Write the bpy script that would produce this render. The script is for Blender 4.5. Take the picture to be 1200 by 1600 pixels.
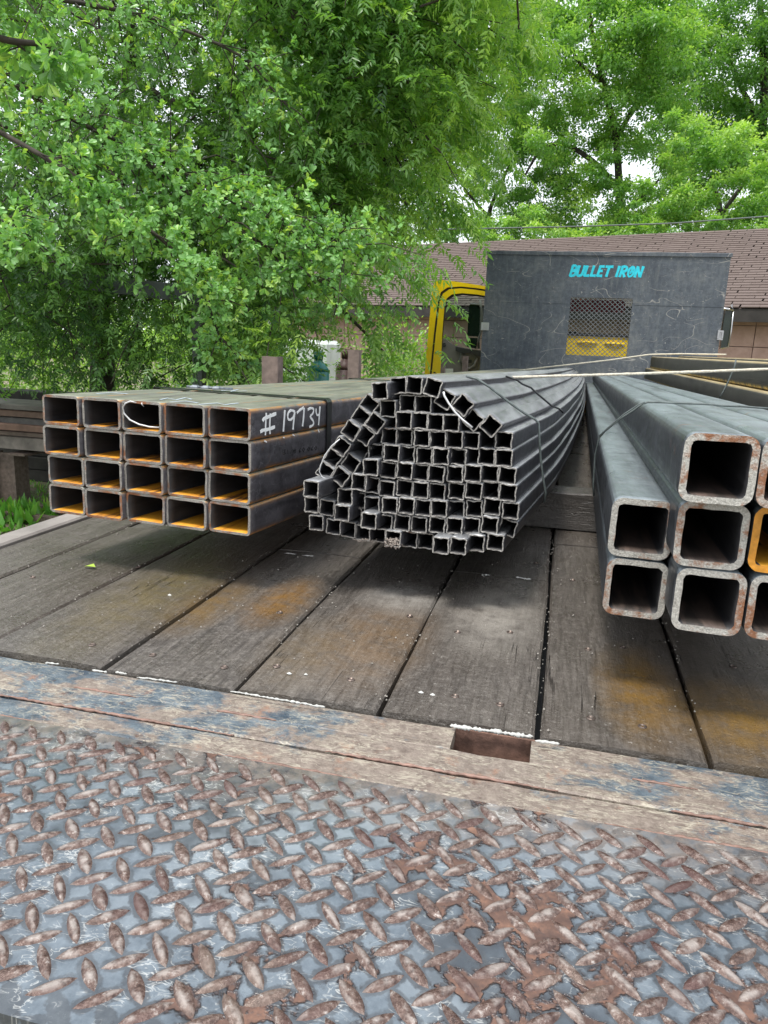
import bpy, math, random
import numpy as np
from mathutils import Vector, Matrix

rng = np.random.default_rng(7)
random.seed(7)
S = bpy.context.scene
for o in list(bpy.data.objects):
    bpy.data.objects.remove(o)

# ------------------------------------------------------------------ camera
F = 1137.6                                  # focal length in pixels of a 1200x1600 picture
R = np.array([[0.97054172, 0.09065715, -0.22322647],
              [0.23767874, -0.20849012, 0.94870474],
              [0.03946636, -0.97381371, -0.22389564]])
CAM = np.array([0.0, 0.0, 0.4])
cd = bpy.data.cameras.new('camera')
cam = bpy.data.objects.new('camera', cd)
S.collection.objects.link(cam)
cam.matrix_world = Matrix([[R[0, 0], -R[0, 1], -R[0, 2], CAM[0]],
                           [R[1, 0], -R[1, 1], -R[1, 2], CAM[1]],
                           [R[2, 0], -R[2, 1], -R[2, 2], CAM[2]],
                           [0, 0, 0, 1]])
cd.sensor_fit = 'VERTICAL'
cd.sensor_height = 36
cd.lens = F / 1600 * 36
cd.clip_start = 0.02
cd.clip_end = 500
S.camera = cam

# ------------------------------------------------------------------ light
SUN_EL, SUN_AZ = math.radians(68), math.radians(205)
world = bpy.data.worlds.new('World')
S.world = world
world.use_nodes = True
wn = world.node_tree
for n in list(wn.nodes):
    wn.nodes.remove(n)
wo = wn.nodes.new('ShaderNodeOutputWorld')
bg = wn.nodes.new('ShaderNodeBackground')
sk = wn.nodes.new('ShaderNodeTexSky')
sk.sky_type = 'NISHITA'
sk.sun_disc = False
sk.sun_elevation = SUN_EL
sk.sun_rotation = SUN_AZ
wm = wn.nodes.new('ShaderNodeMix')
wm.data_type = 'RGBA'
wm.inputs[0].default_value = 0.85
wm.inputs[7].default_value = (11.0, 11.5, 12.2, 1)      # even overcast veil
wn.links.new(sk.outputs[0], wm.inputs[6])
wn.links.new(wm.outputs[2], bg.inputs[0])
bg.inputs[1].default_value = 0.062
wn.links.new(bg.outputs[0], wo.inputs[0])
sd = bpy.data.lights.new('sun', 'SUN')
sd.energy = 1.5
sd.angle = math.radians(14)
sd.color = (1, 0.96, 0.9)
sun = bpy.data.objects.new('sun', sd)
S.collection.objects.link(sun)
sv = Vector((math.sin(SUN_AZ) * math.cos(SUN_EL), math.cos(SUN_AZ) * math.cos(SUN_EL), math.sin(SUN_EL)))
sun.rotation_euler = sv.to_track_quat('Z', 'Y').to_euler()
S.view_settings.view_transform = 'Standard'
S.view_settings.look = 'None'
S.view_settings.gamma = 1
S.view_settings.use_curve_mapping = False
S.view_settings.exposure = 1.25

# ------------------------------------------------------------------ geometry of view (turns a measured direction into a place)
def ray(p):
    return R @ np.array([p[0] - 600.0, p[1] - 800.0, F])
def onz(p, z):
    d = ray(p); return CAM + d * ((z - CAM[2]) / d[2])
def ony(p, y):
    d = ray(p); return CAM + d * (y / d[1])
def onplane(p, P, n):
    d = ray(p); n = np.array(n, float)
    return CAM + d * (np.dot(np.array(P) - CAM, n) / np.dot(d, n))
def proj(w):
    w = np.atleast_2d(w) - CAM
    q = w @ R
    return 600 + F * q[:, 0] / q[:, 2], 800 + F * q[:, 1] / q[:, 2], q[:, 2]

# ------------------------------------------------------------------ material helper
class Mt:
    def __init__(s, name):
        s.m = bpy.data.materials.new(name)
        s.m.use_nodes = True
        s.t = s.m.node_tree
        s.p = s.t.nodes['Principled BSDF']
        s.oi = None
    def n(s, typ, **kw):
        x = s.t.nodes.new(typ)
        for k, v in kw.items():
            setattr(x, k, v)
        return x
    def L(s, a, b):
        if isinstance(a, (int, float)):
            b.default_value = a
        elif isinstance(a, tuple):
            b.default_value = a if len(a) != 3 or b.type == 'VECTOR' else (*a, 1)
        else:
            s.t.links.new(a, b)
    def co(s, scale=(1, 1, 1), rot=0.0, rnd=True, kind='Object'):
        tc = s.n('ShaderNodeTexCoord')
        v = tc.outputs[kind]
        if rnd:
            if s.oi is None:
                s.oi = s.n('ShaderNodeObjectInfo')
            a = s.n('ShaderNodeVectorMath', operation='ADD')
            sc = s.n('ShaderNodeVectorMath', operation='SCALE')
            cb = s.n('ShaderNodeCombineXYZ')
            for i in range(3):
                s.L(s.oi.outputs['Random'], cb.inputs[i])
            s.L(cb.outputs[0], sc.inputs[0])
            sc.inputs['Scale'].default_value = 37.0
            s.L(v, a.inputs[0]); s.L(sc.outputs[0], a.inputs[1])
            v = a.outputs[0]
        mp = s.n('ShaderNodeMapping')
        s.L(v, mp.inputs[0])
        mp.inputs['Rotation'].default_value = (0, 0, rot)
        mp.inputs['Scale'].default_value = scale
        return mp.outputs[0]
    def noise(s, v, scale, detail=4, rough=0.55, dist=0.0):
        x = s.n('ShaderNodeTexNoise')
        s.L(v, x.inputs['Vector'])
        x.inputs['Scale'].default_value = scale
        x.inputs['Detail'].default_value = detail
        x.inputs['Roughness'].default_value = rough
        x.inputs['Distortion'].default_value = dist
        return x.outputs[0]
    def ramp(s, f, *st):
        x = s.n('ShaderNodeValToRGB')
        s.L(f, x.inputs[0])
        e = x.color_ramp.elements
        while len(e) < len(st):
            e.new(0.5)
        for i, (p, c) in enumerate(st):
            e[i].position = p
            e[i].color = (c, c, c, 1) if isinstance(c, (int, float)) else (*c, 1)
        return x.outputs[0]
    def mix(s, f, a, b, mode='MIX'):
        x = s.n('ShaderNodeMix', data_type='RGBA', blend_type=mode)
        s.L(f, x.inputs[0]); s.L(a, x.inputs[6]); s.L(b, x.inputs[7])
        return x.outputs[2]
    def math(s, op, a, b=0.0, c=None):
        x = s.n('ShaderNodeMath', operation=op)
        s.L(a, x.inputs[0]); s.L(b, x.inputs[1])
        if c is not None:
            s.L(c, x.inputs[2])
        return x.outputs[0]
    def line(s, v, scale, w, detail=2, dist=0.6):
        """thin wandering lines where a noise crosses its middle value"""
        a = s.noise(v, scale, detail, 0.5, dist)
        b = s.math('ABSOLUTE', s.math('SUBTRACT', a, 0.5))
        return s.ramp(b, (0, 1), (w, 0))
    def axis(s, v, i):
        x = s.n('ShaderNodeSeparateXYZ')
        s.L(v, x.inputs[0])
        return x.outputs[i]
    def spot(s, v, c, r):
        """soft ellipse mask around c with radii r"""
        a = s.n('ShaderNodeVectorMath', operation='SUBTRACT')
        s.L(v, a.inputs[0]); a.inputs[1].default_value = c
        b = s.n('ShaderNodeVectorMath', operation='DIVIDE')
        s.L(a.outputs[0], b.inputs[0]); b.inputs[1].default_value = r
        l = s.n('ShaderNodeVectorMath', operation='LENGTH')
        s.L(b.outputs[0], l.inputs[0])
        return s.ramp(l.outputs['Value'], (0.2, 1), (1.0, 0))
    def done(s, col, rough=0.6, metal=0.0, h=None, dist=0.002, st=1.0, spec=0.5, trans=None):
        s.L(col, s.p.inputs['Base Color'])
        s.L(rough, s.p.inputs['Roughness'])
        s.L(metal, s.p.inputs['Metallic'])
        s.p.inputs['Specular IOR Level'].default_value = spec
        if h is not None:
            b = s.n('ShaderNodeBump')
            b.inputs['Distance'].default_value = dist
            b.inputs['Strength'].default_value = st
            s.L(h, b.inputs['Height'])
            s.L(b.outputs[0], s.p.inputs['Normal'])
        return s.m

def plain(name, c, rough=0.6, metal=0.0, var=0.25, scale=8, bump=0.0, spec=0.5):
    m = Mt(name)
    v = m.co()
    f = m.noise(v, scale, 6, 0.6)
    lo = tuple(x * (1 - var) for x in c); hi = tuple(min(1, x * (1 + var)) for x in c)
    col = m.ramp(f, (0.3, lo), (0.7, hi))
    return m.done(col, rough, metal, f if bump else None, bump, 1, spec)

# --- wood of the deck
def wood(name, dark=1.0, stains_sheen=False, along_x=False):
    m = Mt(name)
    sc = (1, 9, 9) if along_x else (9, 1, 9)
    v = m.co(sc)
    u = m.co()
    g = m.noise(v, 5.5, 9, 0.78, 0.7)
    fine = m.noise(m.co((5, 60, 60) if along_x else (60, 5, 60)), 3.0, 6, 0.75, 0.4)
    big = m.noise(u, 5, 5, 0.62)
    speck = m.noise(u, 190, 3, 0.7)
    base = m.ramp(g, (0.25, (0.028 * dark, 0.0245 * dark, 0.021 * dark)), (0.5, (0.059 * dark, 0.051 * dark, 0.0445 * dark)),
                  (0.75, (0.102 * dark, 0.090 * dark, 0.079 * dark)))
    base = m.mix(m.ramp(m.noise(u, 120, 5, 0.8), (0.48, 0), (0.66, 0.55)), base, (0.18 * dark, 0.165 * dark, 0.147 * dark))
    base = m.mix(m.ramp(big, (0.38, 0.0), (0.68, 0.4)), base, (0.128 * dark, 0.116 * dark, 0.103 * dark))
    base = m.mix(m.ramp(fine, (0.35, 0.6), (0.55, 0.0)), base, (0.016, 0.013, 0.010))
    base = m.mix(m.math('MULTIPLY', m.oi.outputs['Random'], 0.45), base, (0.048 * dark, 0.037 * dark, 0.027 * dark))
    # scuffed pale flecks
    fl = m.math('MULTIPLY', m.ramp(speck, (0.64, 0), (0.70, 0.8)), m.ramp(m.noise(u, 7, 3), (0.48, 0), (0.62, 1)))
    base = m.mix(fl, base, (0.36, 0.34, 0.31))
    if stains_sheen:  # ochre and brown stains, plus pale spots that paint in deck highlights
        w = m.co(rnd=False, kind='Generated')
        geo = m.n('ShaderNodeNewGeometry').outputs['Position']
        rb = m.noise(geo, 26, 6, 0.7)
        for (c, r, k, colr) in (((-0.50, 0.98, 0), (0.05, 0.12, 1), 0.7, (0.20, 0.115, 0.028)), ((-0.40, 1.03, 0), (0.045, 0.11, 1), 0.8, (0.24, 0.12, 0.022)),
                          ((-0.22, 0.93, 0), (0.075, 0.16, 1), 0.55, (0.24, 0.15, 0.075)), ((0.125, 0.88, 0), (0.05, 0.13, 1), 0.85, (0.22, 0.12, 0.022)),
                          ((0.235, 0.83, 0), (0.075, 0.10, 1), 0.85, (0.23, 0.13, 0.025)), ((-0.07, 1.08, 0), (0.075, 0.16, 1), 0.75, (0.36, 0.33, 0.29)),
                          ((-0.22, 1.10, 0), (0.07, 0.07, 1), 0.75, (0.38, 0.36, 0.33)), ((-0.60, 1.0, 0), (0.08, 0.25, 1), 0.7, (0.15, 0.115, 0.045)),
                          ((-0.30, 0.85, 0), (0.06, 0.12, 1), 0.35, (0.2, 0.13, 0.05))):
            mk = m.math('MULTIPLY', m.spot(geo, c, (r[0] * 1.25, r[1] * 1.3, 1)), m.ramp(rb, (0.30, 0.15), (0.58, 1.0)))
            base = m.mix(m.math('MULTIPLY', mk, k), base, colr)
    h = m.math('ADD', m.math('MULTIPLY', g, 0.55), m.math('ADD', m.math('MULTIPLY', fine, 0.7), m.math('MULTIPLY', speck, 0.6)))
    crack = m.line(m.co((0.8, 22, 22) if along_x else (22, 0.8, 22)), 1.5, 0.007, 4, 0.15)
    crack = m.math('MULTIPLY', crack, m.ramp(m.noise(u, 5, 3), (0.56, 0), (0.62, 0.8)))
    base = m.mix(crack, base, (0.01, 0.009, 0.008))
    h = m.math('SUBTRACT', h, crack)
    ro = m.ramp(m.noise(u, 9, 5, 0.7), (0.35, 0.22), (0.65, 0.5))
    return m.done(base, ro, 0, h, 0.0032, 1, 0.7)

# --- mill scaled steel
def scale_steel(name, c, top=None, rough=(0.34, 0.6), metal=0.35, rust=0.0, seep=False):
    m = Mt(name)
    u = m.co()
    v = m.co((18, 1.2, 18))
    a = m.noise(v, 3.0, 6, 0.65, 0.5)
    b = m.noise(u, 26, 6, 0.7)
    col = m.ramp(a, (0.3, tuple(x * 0.55 for x in c)), (0.7, tuple(x * 1.4 for x in c)))
    col = m.mix(m.ramp(b, (0.45, 0), (0.75, 0.55)), col, tuple(x * 2.2 for x in c))
    sc_n = m.noise(u, 75, 6, 0.8)
    col = m.mix(m.ramp(sc_n, (0.34, 0.7), (0.48, 0)), col, tuple(x * 0.35 for x in c))
    if top:
        nz = m.axis(m.n('ShaderNodeNewGeometry').outputs['True Normal'], 2)
        tf = m.math('MULTIPLY', m.ramp(nz, (0.3, 0), (0.85, 0.9)), m.ramp(m.noise(m.co((8, 1.0, 8)), 2.5, 6, 0.7, 0.4), (0.3, 0.25), (0.6, 1)))
        col = m.mix(tf, col, top)      # dust and algae on the upper faces, sky sheen painted in too
    col = m.mix(m.ramp(m.noise(u, 9, 7, 0.75), (0.66 - rust, 0), (0.74 - rust, 0.75)), col, (0.24, 0.095, 0.035))
    col = m.mix(m.math('MULTIPLY', m.line(m.co((1, 3.0, 3)), 7, 0.006, 3, 0.2), 0.3), col, (0.32, 0.32, 0.33))
    if seep:   # orange water rust held in the joints between the rows
        q = m.co(rnd=False)
        zz_ = m.math('ADD', m.axis(q, 2), m.math('MULTIPLY', m.axis(q, 1), 0.011))
        e1 = m.ramp(m.math('ABSOLUTE', zz_), (0.0185, 0), (0.0245, 1))
        k = m.math('MULTIPLY', e1, m.ramp(m.noise(m.co((1, 5, 3)), 4, 5, 0.7), (0.40, 0), (0.56, 1)))
        nz = m.axis(m.n('ShaderNodeNewGeometry').outputs['True Normal'], 2)
        k = m.math('MULTIPLY', k, m.ramp(nz, (0.75, 1), (0.95, 0)))
        col = m.mix(k, col, (0.50, 0.21, 0.02))
    ro = m.ramp(b, (0.3, rough[0]), (0.7, rough[1]))
    return m.done(col, ro, metal, b, 0.0009, 1, 0.5)

def cut_end(name, c, rust=0.0):
    m = Mt(name)
    u = m.co()
    st = m.noise(m.co((160, 30, 160), 0.6), 3, 4, 0.7)
    b = m.noise(u, 60, 6, 0.75)
    col = m.ramp(st, (0.3, tuple(x * 0.5 for x in c)), (0.7, tuple(x * 1.25 for x in c)))
    b2 = m.math('ADD', m.math('MULTIPLY', b, 0.5), m.math('MULTIPLY', m.noise(u, 17, 3, 0.6), 0.5))
    col = m.mix(m.ramp(b2, (0.58 - rust, 0), (0.66 - rust, 0.9)), col, (0.27, 0.10, 0.035))
    return m.done(col, 0.45, 0.35, m.math('ADD', st, b), 0.0012, 1)

def inner(name, rusty):
    m = Mt(name)
    u = m.co((34, 4, 34))
    a = m.noise(u, 1.6, 5, 0.65, 0.5)
    if rusty:
        if rusty == 2:
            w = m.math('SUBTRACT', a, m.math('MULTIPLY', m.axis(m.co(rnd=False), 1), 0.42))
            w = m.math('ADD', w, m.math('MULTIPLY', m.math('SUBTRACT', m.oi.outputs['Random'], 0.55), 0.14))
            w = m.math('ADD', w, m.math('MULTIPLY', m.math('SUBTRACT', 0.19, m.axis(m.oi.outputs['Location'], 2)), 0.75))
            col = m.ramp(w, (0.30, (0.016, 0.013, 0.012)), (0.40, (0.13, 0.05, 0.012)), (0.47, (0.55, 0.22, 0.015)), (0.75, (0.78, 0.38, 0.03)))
        else:
            col = m.ramp(a, (0.38, (0.03, 0.025, 0.022)), (0.6, (0.12, 0.085, 0.07)))
    else:
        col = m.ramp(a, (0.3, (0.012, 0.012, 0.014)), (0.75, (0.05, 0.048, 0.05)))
    return m.done(col, 0.55, 0.0, a, 0.001, 0.6)

M = {}
M['wood'] = wood('deck_wood', 1.62, True)
M['timber'] = wood('timber_wood', 0.9, False, True)
M['steelL'] = scale_steel('tube_scale_left', (0.072, 0.068, 0.076), (0.27, 0.28, 0.21), rust=0.03, seep=True)
M['steelM'] = scale_steel('tube_scale_small', (0.060, 0.060, 0.067), (0.33, 0.34, 0.35), (0.3, 0.5), 0.35)
M['steelR'] = scale_steel('tube_scale_right', (0.05, 0.055, 0.062), (0.27, 0.315, 0.335), (0.25, 0.5), 0.35, 0.02)
M['endL'] = cut_end('cut_end_left', (0.31, 0.29, 0.26), 0.08)
M['endM'] = cut_end('cut_end_small', (0.40, 0.38, 0.35), -0.03)
M['endR'] = cut_end('cut_end_right', (0.52, 0.50, 0.45), 0.09)
M['endO'] = plain('cut_end_orange', (0.62, 0.27, 0.03), 0.5, 0.1, 0.4, 60, 0.0008)
M['inD'] = inner('inside_dark', 0)
M['inR'] = inner('inside_rust', 2)
M['inB'] = inner('inside_brown', 1)
M['black'] = plain('black_steel', (0.012, 0.012, 0.013), 0.5)
M['strap'] = plain('black_strap', (0.02, 0.021, 0.023), 0.35, 0.5, 0.5, 60)
M['wire'] = plain('tie_wire', (0.11, 0.13, 0.125), 0.5, 0.3, 0.4, 90)
M['bright'] = plain('bright_wire', (0.7, 0.7, 0.7), 0.35, 0.2)
M['white'] = plain('white_paint', (0.80, 0.81, 0.80), 0.6, 0, 0.05)
M['foam'] = plain('white_foam', (0.50, 0.50, 0.47), 0.8, 0, 0.3, 260)
def cyan():
    m = Mt('cyan_paint')
    u = m.n('ShaderNodeNewGeometry').outputs['Position']
    col = m.ramp(m.noise(u, 30, 4), (0.3, (0.015, 0.50, 0.64)), (0.7, (0.03, 0.70, 0.86)))
    col = m.mix(m.ramp(m.noise(u, 60, 5, 0.75), (0.60, 0), (0.64, 0.9)), col, (0.09, 0.115, 0.15))
    return m.done(col, 0.6)
M['cyan'] = cyan()
M['rope'] = plain('pale_rope', (0.60, 0.55, 0.44), 0.9, 0, 0.3, 200, 0.0015)
M['yellow'] = plain('yellow_paint', (0.95, 0.66, 0.01), 0.3, 0, 0.08, 4)
M['rubber'] = plain('black_rubber', (0.018, 0.018, 0.018), 0.55)
M['trim'] = plain('grey_trim', (0.20, 0.19, 0.185), 0.6, 0, 0.08, 12)
M['trimd'] = plain('dark_trim', (0.035, 0.037, 0.04), 0.5)
M['mirror'] = plain('mirror_back', (0.012, 0.022, 0.016), 0.2)
M['chrome'] = plain('bright_latch', (0.45, 0.45, 0.46), 0.3, 0.8)
M['stake'] = plain('brown_stake', (0.16, 0.12, 0.10), 0.75, 0.05, 0.4, 30, 0.001)
M['pole'] = plain('grey_beam', (0.10, 0.115, 0.12), 0.6, 0.1, 0.3, 10)
M['teal'] = plain('teal_cylinder', (0.012, 0.16, 0.15), 0.4)
M['cylb'] = plain('brown_cylinder', (0.10, 0.045, 0.04), 0.45)
M['tub'] = plain('white_tank', (0.62, 0.66, 0.64), 0.6, 0, 0.12, 5)
M['red'] = plain('red_reflection', (0.35, 0.03, 0.05), 0.8, 0, 0.3, 20)
M['seat'] = plain('seat_cloth', (0.05, 0.055, 0.055), 0.8)
M['bark'] = plain('bark', (0.055, 0.045, 0.036), 0.9, 0, 0.45, 14, 0.01)
M['barkf'] = plain('far_bark', (0.05, 0.043, 0.036), 0.9, 0, 0.4, 4)
M['fascia'] = plain('dark_fascia', (0.03, 0.026, 0.023), 0.7, 0, 0.5, 5)
M['sooty'] = plain('olive_steel', (0.085, 0.083, 0.07), 0.5, 0.2, 0.35, 9)
M['sand'] = plain('orange_block', (0.45, 0.27, 0.09), 0.8, 0, 0.3, 20)
M['nest'] = plain('dry_mud', (0.36, 0.31, 0.27), 0.95, 0, 0.5, 160, 0.004)

def glass():
    m = Mt('cab_glass')
    m.p.inputs['Transmission Weight'].default_value = 1.0
    m.p.inputs['IOR'].default_value = 1.02
    m.p.inputs['Base Color'].default_value = (0.42, 0.50, 0.47, 1)
    m.p.inputs['Roughness'].default_value = 0.0
    return m.m
M['glass'] = glass()

def board_mat():
    m = Mt('scratched_board')
    u = m.co(rnd=False)
    a = m.noise(u, 2.2, 8, 0.7, 0.4)
    b = m.noise(u, 24, 6, 0.75)
    col = m.ramp(a, (0.3, (0.065, 0.078, 0.098)), (0.5, (0.12, 0.138, 0.160)), (0.7, (0.21, 0.22, 0.22)))
    col = m.mix(m.ramp(b, (0.4, 0.5), (0.65, 0)), col, (0.030, 0.038, 0.050))
    dr = m.noise(m.co((6, 6, 0.8), rnd=False), 4, 5, 0.7)
    col = m.mix(m.ramp(dr, (0.50, 0), (0.72, 0.32)), col, (0.26, 0.275, 0.26))
    for sc, rot, w in ((2.3, 0.0, 0.0040), (3.1, 0, 0.0034), (13.0, 0, 0.007)):
        l = m.line(m.co((1, 1, 1.3 + (sc * 7 % 3)), rnd=False), sc * .8, w * .62, 1.2, 0.25)
        k = m.ramp(m.noise(u, 3.1 + sc, 3), (0.50, 0), (0.57, 0.8))
        col = m.mix(m.math('MULTIPLY', l, k), col, (0.46, 0.44, 0.40))
    fl = m.ramp(m.noise(u, 34, 3, 0.6), (0.69, 0), (0.73, 0.85))
    col = m.mix(m.math('MULTIPLY', fl, m.ramp(m.noise(u, 5, 2), (0.45, 0), (0.55, 1))), col, (0.5, 0.49, 0.46))
    col = m.mix(m.ramp(m.noise(u, 6.5, 5, 0.8), (0.68, 0), (0.74, 0.7)), col, (0.13, 0.045, 0.03))
    return m.done(col, m.ramp(b, (0.3, 0.5), (0.7, 0.75)), 0.05, b, 0.002, 1, 0.35)
M['board'] = board_mat()

def ledge_mat():
    m = Mt('worn_ledge')
    u = m.co(rnd=False)
    geo = m.n('ShaderNodeNewGeometry').outputs['Position']
    mp = m.n('ShaderNodeMapping'); m.L(geo, mp.inputs[0]); mp.inputs['Scale'].default_value = (1, 1.7, 1)
    a = m.noise(mp.outputs[0], 11, 9, 0.72, 0.2)
    ax = m.axis(geo, 0)
    ay = m.axis(geo, 1)
    bare = m.ramp(m.math('ABSOLUTE', m.math('ADD', ax, 0.06)), (0.0, 0.16), (0.30, 0.0))   # paint gone round the pocket
    near = m.ramp(ay, (0.59, 0.05), (0.70, -0.0))
    a2 = m.math('ADD', m.math('ADD', a, bare), near)
    b = m.noise(geo, 110, 5, 0.75)
    f = m.noise(geo, 34, 5, 0.7)
    fil = m.ramp(b, (0.32, (0.13, 0.10, 0.082)), (0.68, (0.29, 0.24, 0.20)))
    blue = m.ramp(f, (0.35, (0.04, 0.06, 0.082)), (0.65, (0.15, 0.185, 0.21)))
    col = m.mix(m.ramp(a2, (0.51, 0), (0.58, 1)), blue, fil)
    for rot in (0.55, -0.65, 0.15, -0.2):
        mq = m.n('ShaderNodeMapping'); m.L(geo, mq.inputs[0]); mq.inputs['Rotation'].default_value = (0, 0, rot); mq.inputs['Scale'].default_value = (16, 60, 1)
        l = m.line(mq.outputs[0], 1.9 + rot, 0.02, 3, 0.8)
        k = m.ramp(m.noise(geo, 17 + rot * 5, 4), (0.46, 0), (0.56, 0.7))
        col = m.mix(m.math('MULTIPLY', l, k), col, (0.46, 0.42, 0.33))
    col = m.mix(m.ramp(m.noise(geo, 21, 6, 0.75), (0.58, 0), (0.70, 0.75)), col, (0.30, 0.16, 0.10))
    col = m.mix(m.ramp(m.noise(geo, 60, 4, 0.75), (0.62, 0), (0.7, 0.7)), col, (0.10, 0.05, 0.035))
    return m.done(col, m.ramp(a, (0.4, 0.3), (0.6, 0.6)), 0.1, m.math('ADD', m.math('MULTIPLY', a2, 0.6), b), 0.0016, 1)
M['ledge'] = ledge_mat()

def plate_mat():
    m = Mt('tread_plate_paint')
    u = m.n('ShaderNodeNewGeometry').outputs['Position']
    px = m.axis(u, 0); py = m.axis(u, 1)
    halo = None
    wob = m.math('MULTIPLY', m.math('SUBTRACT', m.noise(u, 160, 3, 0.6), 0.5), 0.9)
    for (ox, oy, ang_) in ((0.0057, 0.4251, -45), (0.0224, 0.4401, 40)):     # dirt and painted-in shade form a dark ring round every lug
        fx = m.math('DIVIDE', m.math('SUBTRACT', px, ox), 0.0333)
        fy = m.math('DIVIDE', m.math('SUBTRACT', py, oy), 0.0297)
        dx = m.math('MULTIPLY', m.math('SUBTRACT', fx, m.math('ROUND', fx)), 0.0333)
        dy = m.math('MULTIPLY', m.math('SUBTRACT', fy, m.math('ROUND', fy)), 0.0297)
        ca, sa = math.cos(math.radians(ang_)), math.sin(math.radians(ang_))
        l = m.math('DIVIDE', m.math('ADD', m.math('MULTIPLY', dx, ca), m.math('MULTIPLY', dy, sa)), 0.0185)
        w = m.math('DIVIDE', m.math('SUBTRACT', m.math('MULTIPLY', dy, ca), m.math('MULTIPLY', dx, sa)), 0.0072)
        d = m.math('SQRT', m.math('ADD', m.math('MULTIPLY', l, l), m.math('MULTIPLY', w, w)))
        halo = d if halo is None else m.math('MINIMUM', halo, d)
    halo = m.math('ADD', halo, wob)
    a = m.noise(u, 8, 7, 0.6, 0.3)
    big = m.noise(u, 3.6, 2, 0.4)
    b = m.noise(u, 55, 6, 0.7)
    c = m.noise(u, 34, 4, 0.6, 0.4)
    col = m.ramp(b, (0.3, (0.075, 0.096, 0.118)), (0.7, (0.18, 0.215, 0.245)))
    col = m.mix(m.ramp(m.noise(u, 5.0, 4), (0.47, 0), (0.62, 0.7)), col, (0.30, 0.34, 0.365))   # water film, its sky reflection painted as pale patches
    col = m.mix(m.ramp(m.noise(u, 4.2, 5, 0.65), (0.47, 0), (0.56, 0.8)), col, (0.028, 0.034, 0.042))
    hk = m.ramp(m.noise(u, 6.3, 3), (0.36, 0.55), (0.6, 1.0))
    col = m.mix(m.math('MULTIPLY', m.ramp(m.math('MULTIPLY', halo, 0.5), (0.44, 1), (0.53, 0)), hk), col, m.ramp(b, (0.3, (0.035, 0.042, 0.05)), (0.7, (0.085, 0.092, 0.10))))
    wipe = m.math('MULTIPLY', m.ramp(m.math('ADD', py, m.math('MULTIPLY', a, 0.12)), (0.57, 0), (0.66, 0.8)), m.ramp(b, (0.4, 0.3), (0.6, 1)))
    col = m.mix(wipe, col, (0.27, 0.215, 0.175))
    for rot in (0.5, -0.5):
        mq = m.n('ShaderNodeMapping'); m.L(u, mq.inputs[0]); mq.inputs['Rotation'].default_value = (0, 0, rot); mq.inputs['Scale'].default_value = (26, 60, 1)
        l = m.line(mq.outputs[0], 1.7, 0.02, 3, 1.2)
        col = m.mix(m.math('MULTIPLY', l, m.ramp(m.noise(u, 23 + rot * 9, 4), (0.52, 0), (0.6, 0.6))), col, (0.60, 0.60, 0.57))
    # rust where the paint has flaked off in chips, with a dark rim
    r = m.math('ADD', m.math('ADD', m.math('MULTIPLY', a, 0.36), m.math('MULTIPLY', c, 0.34)), m.math('MULTIPLY', big, 0.30))
    for c_, r_, k_ in (((-0.52, 0.50, 0), (0.20, 0.11, 1), 0.045), ((0.06, 0.46, 0), (0.13, 0.07, 1), 0.035), ((-0.40, 0.36, 0), (0.16, 0.05, 1), 0.03), ((0.22, 0.50, 0), (0.14, 0.06, 1), 0.025)):
        r = m.math('ADD', r, m.math('MULTIPLY', m.spot(u, c_, r_), k_))     # heavier wear where feet and loads drag
    r = m.math('SUBTRACT', r, m.math('MULTIPLY', m.ramp(m.math('MULTIPLY', halo, 0.5), (0.42, 0.0), (0.62, 1)), 0.022))
    col = m.mix(m.ramp(r, (0.508, 0), (0.532, 0.85)), col, (0.035, 0.035, 0.04))
    col = m.mix(m.ramp(r, (0.530, 0), (0.550, 1)), col, m.ramp(b, (0.3, (0.05, 0.028, 0.023)), (0.5, (0.12, 0.066, 0.048)), (0.62, (0.20, 0.105, 0.07)), (0.7, (0.27, 0.15, 0.10))))
    h = m.math('SUBTRACT', m.math('MULTIPLY', b, 0.3), m.ramp(r, (0.526, 0), (0.545, 0.9)))
    ro = m.ramp(m.math('ADD', r, m.math('MULTIPLY', b, 0.15)), (0.54, 0.12), (0.66, 0.5))
    return m.done(col, ro, 0.15, h, 0.0014, 1, 0.6)
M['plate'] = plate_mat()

def lug_mat():
    m = Mt('worn_lug')
    u = m.n('ShaderNodeNewGeometry').outputs['Position']
    a = m.noise(u, 7, 4, 0.6)
    b = m.noise(u, 210, 5, 0.75)
    c = m.noise(u, 70, 4, 0.6)
    col = m.ramp(b, (0.34, (0.045, 0.026, 0.022)), (0.47, (0.10, 0.060, 0.048)), (0.58, (0.18, 0.125, 0.105)), (0.68, (0.44, 0.40, 0.37)))
    nz = m.axis(m.n('ShaderNodeNewGeometry').outputs['Normal'], 2)
    worn_glint = m.math('MULTIPLY', m.ramp(nz, (0.84, 0), (0.98, 1)), m.ramp(c, (0.47, 0), (0.60, 0.7)))     # crests rubbed pale, their highlights painted in as well
    col = m.mix(worn_glint, col, (0.42, 0.375, 0.345))
    col = m.mix(m.ramp(a, (0.54, 0), (0.68, 0.5)), col, (0.25, 0.195, 0.155))
    col = m.mix(m.ramp(m.noise(u, 14, 4, 0.6), (0.34, 0.8), (0.46, 0)), col, (0.09, 0.045, 0.04))
    return m.done(col, m.ramp(c, (0.4, 0.25), (0.65, 0.5)), 0.25, b, 0.0012, 1)
M['lug'] = lug_mat()

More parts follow.
